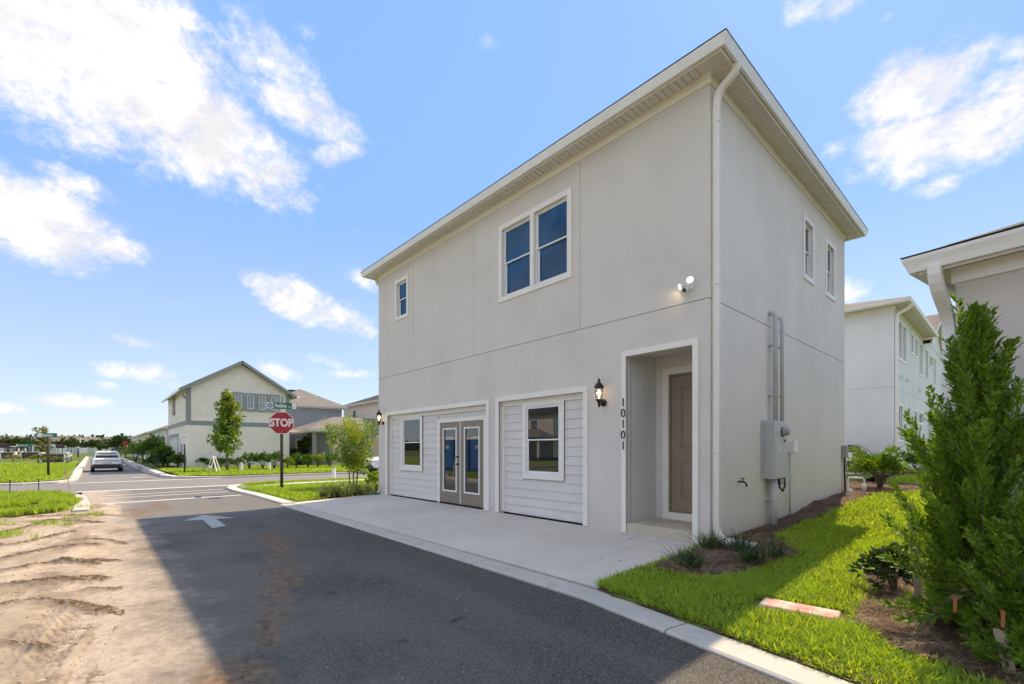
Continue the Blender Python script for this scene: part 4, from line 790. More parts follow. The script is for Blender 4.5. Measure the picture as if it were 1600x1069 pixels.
wall_mesh('side_wall', 'stucco_beige', -51.8, AX, -.3, AB, lh, [], PL, .1, ha); m = MB(); laps(m, -51.8, AX, AB, zt, PL); m.build('lap_siding', 'siding_beige', ha)
wall_mesh('rear_wall', 'siding_beige', AY0, AY1, -.3, zt, [], [], lambda u, z, d: (-51.8 + d, u, z), .1, ha); wall_mesh('side_wall', 'siding_beige', -51.8, AX, -.3, zt, [], [], lambda u, z, d: (u, AY1 - d, z), .1, ha)
MB().box(AX - .02, AX + .035, AY0 - .03, AY1 + .02, AB - .12, AB + .2).build('belly_band', 'grey_trim', ha); MB().box(-51.8, AX - .02, AY0 - .035, AY0 + .01, AB - .12, AB + .2).build('belly_band', 'grey_trim', ha)
for a, b in ((AY0 - .04, AY0 + .28), (AY1 - .28, AY1 + .03)): MB().box(AX - .03, AX + .04, a, b, AB + .2, zt + (.0)).build('corner_board', 'grey_trim', ha)
MB().box(-45.0, -44.8, AY0 - .03, AY0, .0, 2.6).box(-50.9, -50.7, AY0 - .03, AY0, .0, 2.6).box(-50.7, -45.0, AY0 - .03, AY0, 2.4, 2.6).build('garage_casing', 'grey_trim', ha); MB().box(-50.5, -45.2, AY0 + .08, AY0 + .1, .05, 2.35).build('garage_door', 'trim_white', ha)
MB().box(-43.6, -42.6, AY0 - .02, AY0 + .02, .05, 2.2).build('side_door', 'blue_grey_siding', ha); MB().box(-42.0, -41.5, AY0 - .12, AY0, 1.9, 2.3).build('lantern_box', 'black_metal', ha)
window(ha, PL, (-47.6, -46.9, 4.3, 5.5), .12, 'glass_blue', 'grey_trim', depth=-.125)
for a, b in wins: window(ha, Ph, (a + .12, b - .12, wz[0] + .12, wz[1] - .12), .14, 'glass_side', 'grey_trim', muntin=1, proud=.0, depth=-.125)
rm = MB(); ov = .45; cy_ = (AY0 + AY1) / 2; ze = zt - ov * kpitch + .12; zr = za + .2
for s, ye in ((1, AY0 - ov), (-1, AY1 + ov)):
    rm.face([(-52.3, ye, ze), (AX + ov, ye, ze), (AX + ov, cy_, zr), (-52.3, cy_, zr)] if s > 0 else [(-52.3, cy_, zr), (AX + ov, cy_, zr), (AX + ov, ye, ze), (-52.3, ye, ze)])
    MB().beam((AX + ov - .02, ye, ze - .1), (AX + ov - .02, cy_, zr - .1), .05, .22).build('rake_board', 'grey_trim', ha)
    MB().box(-52.3, AX + ov, ye - .02, ye + .03, ze - .16, ze - .003).build('fascia', 'trim_white', ha)
    MB().face([(-52.3, ye, ze - .14), (AX + ov, ye, ze - .14), (AX + ov, ye + ov + .02, zt - .02), (-52.3, ye + ov + .02, zt - .02)]).build('soffit', 'soffit', ha)
rm.build('roof', 'shingle', ha)
MB().tube([(AX + ov - .1, AY0 - ov + .02, ze - .12), (AX + ov - .3, AY0 - .2, ze - .4), (AX - .5, AY0 - .05, ze - .6)], .05, 6).build('downspout', 'grey_trim', ha)
# grey-blue house with a low front roof, further along the street
hb = empty('grey_blue_house', (0, 0, 0), 0, 'grey-blue house with brown hip roofs behind the stop sign', 'house')
walls(hb, -57, -45.5, 12.1, 18.2, -.2, 5.4, {'all': 'blue_grey_siding', 'front': 'cream_siding'}); box_eaves(hb, -57, -45.5, 12.1, 18.2, 5.4, .4); hip(MB(), -57.45, -45.05, 11.65, 18.65, 5.53, 28).build('roof', 'shingle', hb)
MB().box(-49.4, -48.9, 14.3, 15.5, 7.15, 7.3).build('ridge_vent', 'vent_black', hb)
Pw = walls(hb, -44.4, -38.6, 14.6, 26, -.2, 2.85, {'all': 'peach_stucco', 'front': 'blue_grey_siding', 'right': 'peach_stucco'}); box_eaves(hb, -44.4, -38.6, 13.0, 26, 2.85, .4); hip(MB(), -44.8, -38.1, 12.5, 26.45, 2.98, 21).build('porch_roof', 'shingle', hb)
for y in (13.1, 14.4): MB().box(-38.9, -38.6, y, y + .25, 0, 2.72).build('porch_post', 'grey_trim', hb)
window(hb, lambda u, z, d: (-44.5 + .13 - d, u, z), (13.6, 14.4, .8, 2.2), .12, 'glass_dark', 'trim_white'); window(hb, lambda u, z, d: (-38.6 - d + .13, u, z), (22.0, 23.2, .9, 2.2), .12, 'glass_dark', 'trim_white')
MB().box(-41.0, -40.4, 20.6, 21.6, 3.98, 4.1).build('roof_vent', 'vent_black', hb)
hd = empty('cream_house', (0, 0, 0), 0, 'cream two-storey house whose upper wall shows left of the lantern corner', 'house')
Pd = walls(hd, -50.5, -33, 20.4, 30, -.2, 5.95, {'all': 'cream_siding'}, {'front': [(-48.1, -47.3, 4.1, 5.5)]}); box_eaves(hd, -50.5, -33, 20.4, 30, 5.95, .4, mat='trim'); hip(MB(), -50.9, -32.6, 20.0, 30.4, 6.08, 22).build('roof', 'shingle_dark', hd); window(hd, Pd['front'], (-48.1, -47.3, 4.1, 5.5), .1, 'glass_blue', 'trim_white')
for x, y in ((-40.5, 21.2), (-43.2, 21.4)): MB().lathe([(.12, 0), (.12, .3), (.05, .32), (.05, .6)], 8, (x, y, 6.5)).build('vent_pipe', 'vent_black', hd)
# garages along the far lane
for i, (x1, x0, zt, mats, lab) in enumerate(((-53.5, -66, 3.25, 'stucco_white', 'white one-storey garage behind the tall hedge shrubs by the far lane'), (-70, -88, 3.3, 'cream_siding', 'cream garage with brown hip roof further down the far lane'), (-91, -112, 3.3, 'stucco_white', 'last pale garage at the end of the far lane'))):
    g = empty('lane_garage', (0, 0, 0), 0, lab, 'garage', 'garages along the far lane'); walls(g, x0, x1, 4.9, 14, -.2, zt, {'all': mats}, {'front': [(x1 - 7.2, x1 - 2.0, .02, 2.3)]}); box_eaves(g, x0, x1, 4.9, 14, zt, .4); hip(MB(), x0 - .4, x1 + .4, 4.5, 14.4, zt + .12, 24).build('roof', 'shingle', g)
    MB().box(x1 - 7.2, x1 - 2.0, 4.98, 5.0, .02, 2.3).build('garage_door', 'trim_white' if i else 'taupe_door', g); MB().tube([(x1 + .06, 4.8, zt), (x1 + .06, 4.8, 0)], .06, 6).build('downspout', 'trim_white', g); MB().box(x1 - 1.5, x1 - 1.2, 4.75, 4.9, 2.1, 2.5).build('wall_lamp', 'black_metal', g)
    if i == 0: walls(g, x0 + 1, x1 - 1.5, 9, 18, 3.2, 5.9, {'all': 'blue_grey_siding'}); hip(MB(), x0 + .5, x1 - 1, 8.5, 18.5, 5.92, 24).build('upper_roof', 'shingle', g)
# distant houses past the playing field
rnd = random.Random(5)
far_specs = [(-300, -33, 14, 'cream_siding', 'shingle_brown'), (-310, -52, 16, 'peach_stucco', 'shingle'), (-295, -19, 11, 'stucco_white', 'shingle'), (-270, -11.5, 12, 'stucco_white', 'shingle_brown'), (-300, 1.0, 14, 'blue_grey_siding', 'shingle'), (-305, 17, 13, 'cream_siding', 'shingle'), (-320, -72, 14, 'stucco_white', 'shingle_dark')]
far_labs = ['cream house with a brown roof far across the playing field, left of the street sign', 'peach house far across the field behind the leftmost soccer goal', 'small white house far across the field left of the young tree', 'white house far across the field right of the young tree', 'grey-blue house far across the field just left of the white car', 'cream house far behind the white car', 'white house with dark roof at the far left edge']
for (x, y, w, wm, rm_), lab in zip(far_specs, far_labs):
    g = empty('distant_house', (x, y, 0), 0, lab, 'house', 'houses beyond the playing field'); zt = 4.0
    P = walls(g, -6, 6, -w / 2, w / 2, -.3, zt, {'all': wm}); MB().face([(-6.5, -w / 2 - .5, zt), (6.5, -w / 2 - .5, zt), (0, -w / 2 - .5, zt + 3)]).face([(6.5, w / 2 + .5, zt), (-6.5, w / 2 + .5, zt), (0, w / 2 + .5, zt + 3)]).build('gable', wm, g)
    MB().face([(6.5, -w / 2 - .5, zt), (6.5, w / 2 + .5, zt), (0, w / 2 + .5, zt + 3), (0, -w / 2 - .5, zt + 3)]).face([(-6.5, w / 2 + .5, zt), (-6.5, -w / 2 - .5, zt), (0, -w / 2 - .5, zt + 3), (0, w / 2 + .5, zt + 3)]).build('roof', rm_, g)
    MB().box(6.0, 6.05, -w * .1, w * .32, 0, 2.5).build('garage_door', 'trim_white', g)
    for yy in (-.38, -.2): MB().box(6.0, 6.06, w * yy, w * yy + 1.2, 1, 2.6).build('window', 'glass_side', g)
# houses and cabins that only the window panes show (across the lane, out of the picture)
rh = empty('mirrored_house', (-41.8, -32, 0), 0, 'pale house with grey hip roof seen only as reflection in the garage window', 'house')
Pm = walls(rh, -6, 5, -5, 5, -.2, 5.6, {'all': 'stucco_white', 'rear': 'stucco_taupe'}, {'rear': [(-3.5, -2.3, 3.6, 4.9), (1.2, 2.4, 3.6, 4.9)]}); hip(MB(), -6.5, 5.5, -5.5, 5.5, 5.6, 26).build('roof', 'shingle_dark', rh); hip(MB(), -8, 5.6, 2.5, 8, 2.7, 22).build('porch_roof', 'shingle', rh)
for a in (-3.5, 1.2): window(rh, Pm['rear'], (a, a + 1.2, 3.6, 4.9), .12, 'glass_side', 'trim_white')
for x in (-7.6, -4.5, -1.5, 1.5, 4.8): MB().box(x, x + .25, 7.3, 7.55, 0, 2.7).build('porch_post', 'trim_white', rh)
MB().box(-7.9, 5.4, 3.2, 7.8, -.2, .4).build('porch_base', 'dark_board', rh)
sheet('reflected_lawn', [(-40, -7.5), (-19.5, -5.6), (-10, -6.5), (9, -6.5), (9, -30), (-40, -30)], -.085, 'turf')
for k, (x, y) in enumerate(((-23.1, -5.6), (-24.5, -5.4), (-25.9, -5.3))):
    t = empty('portable_toilet', (x, y, -.08), R(-20 + 5 * k), ('rightmost', 'middle', 'leftmost')[k] + ' blue portable toilet seen only as reflection in the french door glass', 'portable toilet', 'portable toilets across the lane')
    MB().box(-.56, .56, -.56, .56, .12, 2.05).build('cabin', 'toilet_blue', t, .03); MB().loft([[(-.6, -.6, 2.05), (.6, -.6, 2.05), (.6, .6, 2.05), (-.6, .6, 2.05)], [(-.45, -.45, 2.25), (.45, -.45, 2.25), (.45, .45, 2.25), (-.45, .45, 2.25)]], smooth=False).build('roof', 'white_plastic', t)
    MB().box(-.6, .6, -.6, .6, 0, .115).build('skid', 'dark_grey', t); MB().box(-.42, .42, .562, .585, .2, 1.95).build('door', 'toilet_blue', t, .01); MB().box(-.2, .2, .586, .592, 1.45, 1.7).build('placard', 'sign_pink', t)
# ------------------------------------------------------------------ cars
def make_car(name, loc, rz, label, group=None):
    t = empty(name, loc, rz, label, 'car', group)
    st = [(-2.16, .70, .46, .93), (-2.12, .80, .36, 1.0), (-1.95, .88, .28, 1.05), (-1.5, .905, .24, 1.06), (-.6, .91, .22, 1.03), (.7, .91, .22, 1.0), (1.2, .91, .22, .985), (1.7, .895, .24, .93), (2.0, .86, .28, .86), (2.14, .76, .36, .78), (2.18, .66, .44, .72)]
    rings = []
    for x, w, zb, zt in st:
        h = [(w * .82, zb), (w * .96, zb + .06), (w, zb + .2), (w * .985, (zb + zt) / 2 + .1), (w * .965, zt - .10), (w * .90, zt - .02), (w * .80, zt)]
        rings.append([(x, y, z) for y, z in h] + [(x, -y, z) for y, z in reversed(h)])
    MB().loft(rings, True, True, True).build('body', 'car_white', t)
    gr = [(-1.98, 1.03, .76, 1.05, .74), (-1.80, 1.03, .78, 1.30, .68), (-1.58, 1.02, .79, 1.50, .62), (-1.2, 1.02, .80, 1.545, .63), (-.3, 1.0, .80, 1.57, .64), (.25, .99, .80, 1.54, .63), (.75, .98, .80, 1.30, .68), (1.2, .97, .78, 1.0, .74)]
    rings = [[(x, wb, zb), (x, wt + .01, zt - .05), (x, wt * .9, zt), (x, -wt * .9, zt), (x, -wt - .01, zt - .05), (x, -wb, zb)] for x, zb, wb, zt, wt in gr]
    MB().loft(rings, True, True, True).build('cabin', 'car_white', t)
    MB().face([(-2.0, -.66, 1.08), (-2.0, .66, 1.08), (-1.63, .55, 1.46), (-1.63, -.55, 1.46)][::-1]).build('rear_window', 'glass_car', t)
    MB().face([(1.18, .66, 1.03), (1.18, -.66, 1.03), (.32, -.56, 1.53), (.32, .56, 1.53)][::-1]).build('windscreen', 'glass_car', t)
    for s in (1, -1):
        MB().face([(-1.55, s * .80, 1.10), (.85, s * .805, 1.06), (.30, s * .70, 1.46), (-1.30, s * .70, 1.47)]).build('side_window', 'glass_car', t)
        MB().hexa([(.75, s * .86, 1.02), (.92, s * .86, 1.02), (.92, s * 1.03, 1.02), (.75, s * 1.03, 1.02), (.77, s * .88, 1.17), (.88, s * .88, 1.17), (.88, s * 1.02, 1.15), (.77, s * 1.02, 1.15)]).build('wing_mirror', 'car_white', t)
        MB().hexa([(-2.20, s * .60, .74), (-1.90, s * .915, .70), (-1.90, s * .90, .70), (-2.10, s * .58, .74), (-2.20, s * .62, .84), (-1.90, s * .915, .98), (-1.90, s * .90, .98), (-2.10, s * .60, .84)]).build('tail_light', 'tail_red', t)
        MB().hexa([(2.02, s * .88, .62), (2.19, s * .62, .60), (2.10, s * .60, .60), (1.9, s * .86, .62), (2.0, s * .885, .78), (2.17, s * .62, .70), (2.08, s * .60, .70), (1.9, s * .86, .78)]).build('headlight', 'lamp_clear', t)
        for x in (-1.33, 1.35):
            w = MB().lathe([(.20, -.11), (.325, -.11), (.345, -.07), (.345, .07), (.325, .11), (.20, .11)], 24).build('wheel', 'rubber', t); w.location = (x, s * .81, .345); w.rotation_euler = (R(90), 0, 0)
            r = MB().lathe([(.02, -.09), (.05, -.113), (.20, -.10), (.215, -.112), (.215, .112), (.20, .10), (.05, .113), (.02, .09)], 10).build('rim', 'silver', w)
            wa = MB().lathe([(.36, -.02), (.42, -.02), (.42, .02), (.36, .02)], 24).build('wheel_arch', 'cladding', t); wa.location = (x, s * .89, .36); wa.rotation_euler = (R(90), 0, 0)
        MB().box(-1.25, .3, s * .52 - .02, s * .52 + .02, 1.565, 1.60).build('roof_rail', 'cladding', t)
    MB().hexa([(-2.19, -.74, .30), (-1.7, -.93, .24), (-1.7, .93, .24), (-2.19, .74, .30), (-2.20, -.80, .58), (-1.7, -.925, .50), (-1.7, .925, .50), (-2.20, .80, .58)]).build('rear_bumper', 'cladding', t)
    MB().hexa([(2.20, -.66, .28), (2.20, .66, .28), (1.8, .90, .24), (1.8, -.90, .24), (2.22, -.60, .52), (2.22, .60, .52), (1.8, .91, .44), (1.8, -.91, .44)]).build('front_grille', 'cladding', t)
    MB().box(-2.215, -2.20, -.26, .26, .62, .74).build('number_plate', 'plate', t); MB().hexa([(-1.95, -.58, 1.46), (-1.5, -.60, 1.52), (-1.5, .60, 1.52), (-1.95, .58, 1.46), (-1.93, -.57, 1.495), (-1.5, -.60, 1.555), (-1.5, .60, 1.555), (-1.93, .57, 1.495)]).build('spoiler', 'car_white', t)
    MB().box(-2.19, -2.155, -.60, .60, .86, .885).build('light_bar', 'cladding', t); MB().hexa([(-1.35, -.02, 1.55), (-1.2, -.02, 1.55), (-1.2, .02, 1.55), (-1.35, .02, 1.55), (-1.38, -.004, 1.65), (-1.34, -.004, 1.65), (-1.34, .004, 1.65), (-1.38, .004, 1.65)]).build('antenna_fin', 'cladding', t)
    return t
make_car('parked_car', (-48.2, .62, -.36), R(180), 'white crossover car seen from behind in the far lane')
make_car('parked_car', (-26.2, 14.2, ZR), R(-90), 'white car parked at the kerb, only its nose showing behind the house corner')
# ------------------------------------------------------------------ signs
def octagon(r): return [(r * math.cos(R(22.5 + 45 * k)), r * math.sin(R(22.5 + 45 * k))) for k in range(8)]
def flat(poly, d): return MB().prism(poly, -d / 2, d / 2)
def rrect(w, h): return [(-w / 2, -h / 2), (w / 2, -h / 2), (w / 2, h / 2), (-w / 2, h / 2)]
def place(o, loc, rz): o.rotation_euler = (R(90), 0, rz); o.location = loc; return o
def stop_sign(loc, face):
    t = empty('stop_sign', loc, face, 'red octagonal stop sign with green street names on a brown post', 'stop sign')
    MB().tube([(0, .06, -.2), (0, .06, 2.62)], .05, 10).build('post', 'pole_brown', t)
    r = .415
    b = flat(octagon(r), .008).build('sign_plate', 'trim_white', t); place(b, (0, 0, 2.26), 0)
    f = flat(octagon(r * .945), .004).build('red_face', 'sign_red', b); f.location = (0, 0, .007)
    x = text_mesh('lettering', 'STOP', .37, .002, 'trim_white', b, .80, .013); x.location = (0, -.005, .011)
    for z in (.28, -.28): bolt = MB().lathe([(.012, 0), (.012, .006)], 8).build('bolt', 'steel', b); bolt.location = (0, z, .01)
    g = flat(rrect(.92, .225), .006).build('street_name_plate', 'sign_green', t); place(g, (0.01, -.02, 2.85), 0)
    e = flat(rrect(.14, .21), .003).build('end_panel', 'trim_white', g); e.location = (.385, 0, .005)
    e = flat(rrect(.19, .21), .003).build('end_panel', 'trim_white', g); e.location = (-.365, 0, .005)
    e = MB().lathe([(.078, 0), (.078, .003)], 18).build('emblem', 'sign_blue', g); e.location = (-.365, 0, .007)
    e = flat([(-.045, -.02), (.045, -.02), (.03, .025), (-.03, .025)], .002).build('emblem_mark', 'trim_white', g); e.location = (-.365, 0, .012)
    x = text_mesh('lettering', 'Peebles', .185, .002, 'trim_white', g, .66, .004); x.location = (-.035, 0, .006); x2 = text_mesh('small_lettering', 'Dr', .075, .002, 'trim_white', g); x2.location = (.245, -.04, .006)
    c = flat(rrect(.75, .21), .006).build('cross_name_plate', 'sign_green', t); place(c, (0, .06, 3.08), R(100)); e = flat(rrect(.14, .2), .003).build('end_panel', 'trim_white', c); e.location = (.3, 0, -.005)
    return t
sx, sy = G(440, 763, 0)
stop_sign((sx, sy, 0), R(72))
def name_sign(loc, face, h, label, txt, w=1.0, s=1.0, second=True, board=False):
    t = empty('street_name_sign', loc, face, label, 'street sign'); MB().tube([(0, .06, -.2), (0, .06, h)], .05, 8).build('post', 'pole_brown', t)
    g = flat(rrect(w, .24 * s), .008).build('name_plate', 'sign_green', t); place(g, (0, -.01, h - .10), 0); x = text_mesh('lettering', txt, .2 * s, .002, 'trim_white', g, .9, .004); x.location = (0, 0, .007)
    e = flat(rrect(.2, .22 * s), .004).build('end_panel', 'trim_white', g); e.location = (-w / 2 + .11, 0, .006)
    if second: p = flat(rrect(.9, .16), .008).build('lower_plate', 'dark_board', t); place(p, (0, -.01, h - .38), 0)
    return t
lx, ly = G(74, 746, 0); name_sign((lx, ly, 0), R(60), 2.12, 'green street name sign on a brown post on the lawn left of the white car', 'Peebles', .8, .85, second=False)
kx, ky = G(37, 717, 0); name_sign((kx, ky, 0), R(70), 2.0, 'green street name sign far back at the left, left of the young tree', 'Peebles', 1.6, 1.6)
for k, (px, py, w) in enumerate(((2, 716, 1.6), (95, 713, .9))):
    bx_, by_ = G(px, py, 0); t = empty('notice_board', (bx_, by_, 0), R(75), ('dark notice board on two posts at the far left edge of the field', 'dark notice board on two posts in front of the soccer goal')[k], 'notice board')
    for dx_ in (-w * .45, w * .25): MB().tube([(dx_, 0, -.1), (dx_, 0, 2.2)], .06, 6).build('post', 'black_metal', t)
    MB().box(-w * .8, w * .6, -.06, -.02, 1.55, 2.3).build('board', 'dark_board', t); MB().face([(-w * .7, -.065, 2.08), (w * .5, -.065, 2.08), (w * .5, -.065, 2.14), (-w * .7, -.065, 2.14)]).build('red_line', 'ribbon_red', t)
px_, py_ = G(288, 740, .0); t = empty('parking_sign', (px_, py_, 0), R(58), 'small pinkish parking sign on a slim brown post by the beige house', 'sign'); MB().tube([(0, .03, -.1), (0, .03, 1.98)], .045, 8).build('post', 'pole_brown', t)
b = flat(rrect(.30, .46), .006).build('plate', 'trim_white', t); place(b, (0, -.02, 1.88), 0)
for z, h in ((.13, .10), (-.03, .07), (-.13, .05)): e = flat(rrect(.24, h), .002).build('red_print', 'sign_pink', b); e.location = (0, z, .005)
rx_, ry_ = G(176, 703, 0); t = empty('stop_sign', (-95, .2 + 3.2, -.3), R(60), 'distant red stop sign above the roof of the white car', 'stop sign'); MB().tube([(0, .05, 0), (0, .05, 2.9)], .05, 8).build('post', 'pole_brown', t); b = flat(octagon(.42), .01).build('sign_plate', 'sign_red', t); place(b, (0, 0, 2.6), 0)
# ------------------------------------------------------------------ stakes, boards and small street things
def stake(name, loc, tilt, h, w, mat, label, group=None, ribbon=False, cat='stake'):
    t = empty(name, loc, 0, label, cat, group); MB().hexa([(-w / 2, -.01, -.1), (w / 2, -.01, -.1), (w / 2, .01, -.1), (-w / 2, .01, -.1), (-w / 2 + tilt[0], -.01 + tilt[1], h), (w / 2 + tilt[0], -.01 + tilt[1], h), (w / 2 + tilt[0], .01 + tilt[1], h), (-w / 2 + tilt[0], .01 + tilt[1], h)]).build('post', mat, t)
    if ribbon:
        m = MB()
        for k in range(4): m.face([(tilt[0] * .85 - .03 - .015 * k, tilt[1] * .85 - .02, h * .86), (tilt[0] * .85 + .04, tilt[1] * .85 - .025, h * .88), (tilt[0] * .7 + .03 + .03 * k, tilt[1] * .7 - .05, h * (.62 - .05 * k)), (tilt[0] * .7 - .02 + .03 * k, tilt[1] * .7 - .05, h * (.60 - .05 * k))])
        m.build('ribbon', 'ribbon_red', t)
    return t
gx, gy = G(112, 774, -.03); stake('survey_stake', (gx, gy, -.03), (-.07, -.14, 0), .82, .06, 'wood_pale', 'leaning wooden survey stake with pink ribbon by the left kerb', None, True)
for k, (px, py) in enumerate(((15, 774), (60, 772))): gx, gy = G(px, py, -.03); stake('fence_stake', (gx, gy, -.03), (.01, .01, 0), .46, .035, 'black_metal', ('left one of two thin dark stakes in the grass verge', 'right one of two thin dark stakes in the grass verge')[k], 'thin dark stakes in the verge')
fx, fy = G(331, 738.5, 0); t = empty('sawhorse', (fx, fy, 0), R(50), 'white A-shaped board standing on the lawn before the young maple', 'barricade')
for s in (-1, 1):
    for q in (-.02, .32): MB().beam((s * .30, q, 0), (s * .02, q * .6 + .08, .90), .06, .035).build('leg', 'trim_white', t)
MB().box(-.05, .05, .02, .24, .86, .94).build('top_bar', 'trim_white', t); MB().box(-.2, -.15, .0, .3, .3, .36).build('brace', 'trim_white', t)
for k, (px, py, h, lab) in enumerate(((377, 736, .52, 'short white utility marker post left of the stop sign post'), (421, 735, .50, 'short white utility marker post just left behind the stop sign post'), (522, 747, .48, 'short white marker post at the kerb left of the crape myrtle'))):
    gx, gy = G(px, py, 0); t = empty('marker_post', (gx, gy, 0), R(40), lab, 'marker post', 'white marker posts'); MB().box(-.07, .07, -.05, .05, -.05, h).build('post', 'white_plastic', t, .01); MB().box(-.075, .075, -.055, .055, h, h + .03).build('cap', 'grey_plastic', t)
# raised planters, bollards, goals, lamp posts of the park
for k, (p0, p1, py) in enumerate(((66, 104, 723), (34, 63, 716.5), (2, 24, 717))):
    (ax_, ay_), (bx_, by_) = G(p0, py, 0), G(p1, py, 0); t = empty('planter_wall', (ax_, ay_, 0), math.atan2(by_ - ay_, bx_ - ax_), ('long dark raised planter with white posts behind the street sign', 'dark low planter right behind the far street name sign', 'dark low planter at the far left edge')[k], 'planter', 'dark planters in the park'); L = math.hypot(bx_ - ax_, by_ - ay_)
    for j in range(3): MB().box(0, L, -.1, .1, .05 + j * .27, .30 + j * .27).build('board', 'planter_wood', t)
    MB().box(-.05, L + .05, -.22, .22, .84, .94).build('cap_board', 'wood_pale', t)
    for x in (0, L): MB().box(x - .14, x + .14, -.16, .16, 0, 1.05).build('post', 'trim_white', t)
for k, (px, py) in enumerate(((105.5, 724), (108, 722.5), (110.5, 721))): gx, gy = G(px, py, 0); t = empty('bollard', (gx, gy, 0), 0, ('nearest', 'middle', 'farthest')[k] + ' of three grey bollards at the bend beside the planter', 'bollard', 'grey bollards'); MB().lathe([(.13, -.1), (.13, .85), (.09, .95), (.02, .97)], 10).build('post', 'grey_plastic', t); MB().lathe([(.135, .6), (.135, .72)], 10).build('band', 'trim_white', t)
for k, (px, py, w) in enumerate(((51, 712, 7.3), (-12, 711, 7.3))):
    gx, gy = G(px, py, 0); gx2, gy2 = G(px + 52, py - .4, 0); t = empty('soccer_goal', (gx, gy, 0), math.atan2(gy2 - gy, gx2 - gx), ('white soccer goal on the field behind the street sign', 'white soccer goal at the far left edge')[k], 'soccer goal', 'soccer goals'); L = math.hypot(gx2 - gx, gy2 - gy)
    for x in (0, L): MB().box(x - .09, x + .09, -.09, .09, 0, 2.05).build('post', 'trim_white', t); MB().beam((x, 0, 2.0), (x + .3, 2.2, 0), .06, .06).build('stay', 'trim_white', t)
    MB().box(-.09, L + .09, -.09, .09, 1.95, 2.12).build('crossbar', 'trim_white', t)
for k, (px, py, h) in enumerate(((48.5, 712, 4.2), (122, 714, 1.5), (27, 713, 1.9))):
    gx, gy = G(px, py, 0); t = empty('lamp_post', (gx, gy, 0), 0, ('tall dark lamp post on the field left of the young tree', 'short dark path light with white head left of the white car', 'dark post on the field near the far left')[k], 'post'); MB().tube([(0, 0, -.1), (0, 0, h)], .09, 8).build('pole', 'black_metal', t); MB().box(-.2, .2, -.15, .15, h, h + .28).build('head', 'trim_white' if k == 1 else 'black_metal', t)
# pale vinyl fences far across the field, panel by panel
for (p0, p1, py, h) in ((75, 104, 709.3, 1.8), (113, 162, 708.6, 1.8)):
    (ax_, ay_), (bx_, by_) = G(p0, py, 0), G(p1, py, 0); t = empty('vinyl_fence', (ax_, ay_, 0), math.atan2(by_ - ay_, bx_ - ax_), 'pale fence behind the soccer goal' if p0 == 75 else 'pale fence far across the field left of the white car', 'fence', 'far pale fences'); L = math.hypot(bx_ - ax_, by_ - ay_); n = int(L / 2.4)
    for k in range(n): MB().box(k * 2.4 + .06, k * 2.4 + 2.34, -.03, .03, .05, h).build('fence_panel', ('grey_metal', 'trim_white', 'grey_metal', 'cream_siding')[k % 4], t); MB().box(k * 2.4 - .06, k * 2.4 + .06, -.06, .06, 0, h + .12).build('post', 'trim_white', t)
# concrete meter lid in the lawn, condenser, hose
bx_, by_ = -1.27, 4.42
t = empty('utility_lid', (bx_, by_, float(gz(bx_, by_)) - .012), R(8), 'oblong concrete utility box lid with pink paint marks lying in the lawn', 'utility lid')
m = MB(); w2, d2 = .285, .12
m.loft([[(-w2, -d2, -.06), (w2, -d2, -.06), (w2, d2, -.06), (-w2, d2, -.06)], [(-w2, -d2, .055), (w2, -d2, .055), (w2, d2, .055), (-w2, d2, .055)]], smooth=False); m.build('lid', 'meter_lid', t, .018)
for y, a, b in ((.055, -.20, -.10), (.01, -.22, -.10), (-.01, -.08, .11), (-.03, .12, .22)): MB().box(a, b, y - .005, y + .005, .0545, .0565).build('groove', 'wood', t)
MB().box(-.24, -.205, .075, .095, .0545, .058).build('pick_hole', 'dark_grey', t); MB().box(-.32, .31, -.15, -.13, -.03, .015).build('rim', 'kerb', t)
acx, acy = -4.35, 20.2; az_ = float(gz(acx, acy))
t = empty('air_conditioner', (acx, acy, az_), 0, 'dark outdoor air conditioning unit by the white house behind the shrub', 'air conditioner')
MB().box(-.42, .42, -.42, .42, .05, .95).build('case', 'dark_grey', t, .03); MB().box(-.5, .5, -.5, .5, -.1, .048).build('pad', 'concrete', t)
for k in range(9): MB().box(-.40 + k * .095, -.37 + k * .095, -.445, -.421, .1, .86).build('louvre', 'grey_plastic', t)
MB().box(.12, .34, -.47, -.446, .45, .75).build('service_panel', 'white_plastic', t); MB().lathe([(.40, 0), (.40, .03), (.36, .05)], 20, (0, 0, .951)).build('fan_guard', 'black_metal', t)
t = MB().tube([(-2.72, 6.35, .065), (-2.62, 6.3, .07), (-2.5, 6.38, .07), (-2.36, 6.42, .07), (-2.22, 6.36, .075), (-2.1, 6.42, .07), (-2.2, 6.5, .07), (-2.45, 6.47, .07)], .011, 6).build('garden_hose', 'green_hose'); tag(t, 'thin green hose lying in the straw at the house corner', 'hose')
t = empty('splash_block', (-2.70, 6.42, .06), R(15), 'white plastic splash tray under the downspout at the house corner', 'splash tray'); MB().hexa([(0, -.09, 0), (.34, -.13, -.01), (.34, .13, -.01), (0, .09, 0), (0, -.09, .07), (.34, -.13, .02), (.34, .13, .02), (0, .09, .07)]).build('tray', 'white_plastic', t)
hx_, hy_ = G(585, 772, .03); t = MB().tube([(hx_ + .05 * math.cos(a) * 3, hy_ + .05 * math.sin(a) * 3, .03 + .006 * a / 6) for a in [k * .5 for k in range(26)]], .014, 6).build('coiled_hose', 'green_hose'); tag(t, 'coiled green hose at the far foot of the grey house', 'hose')
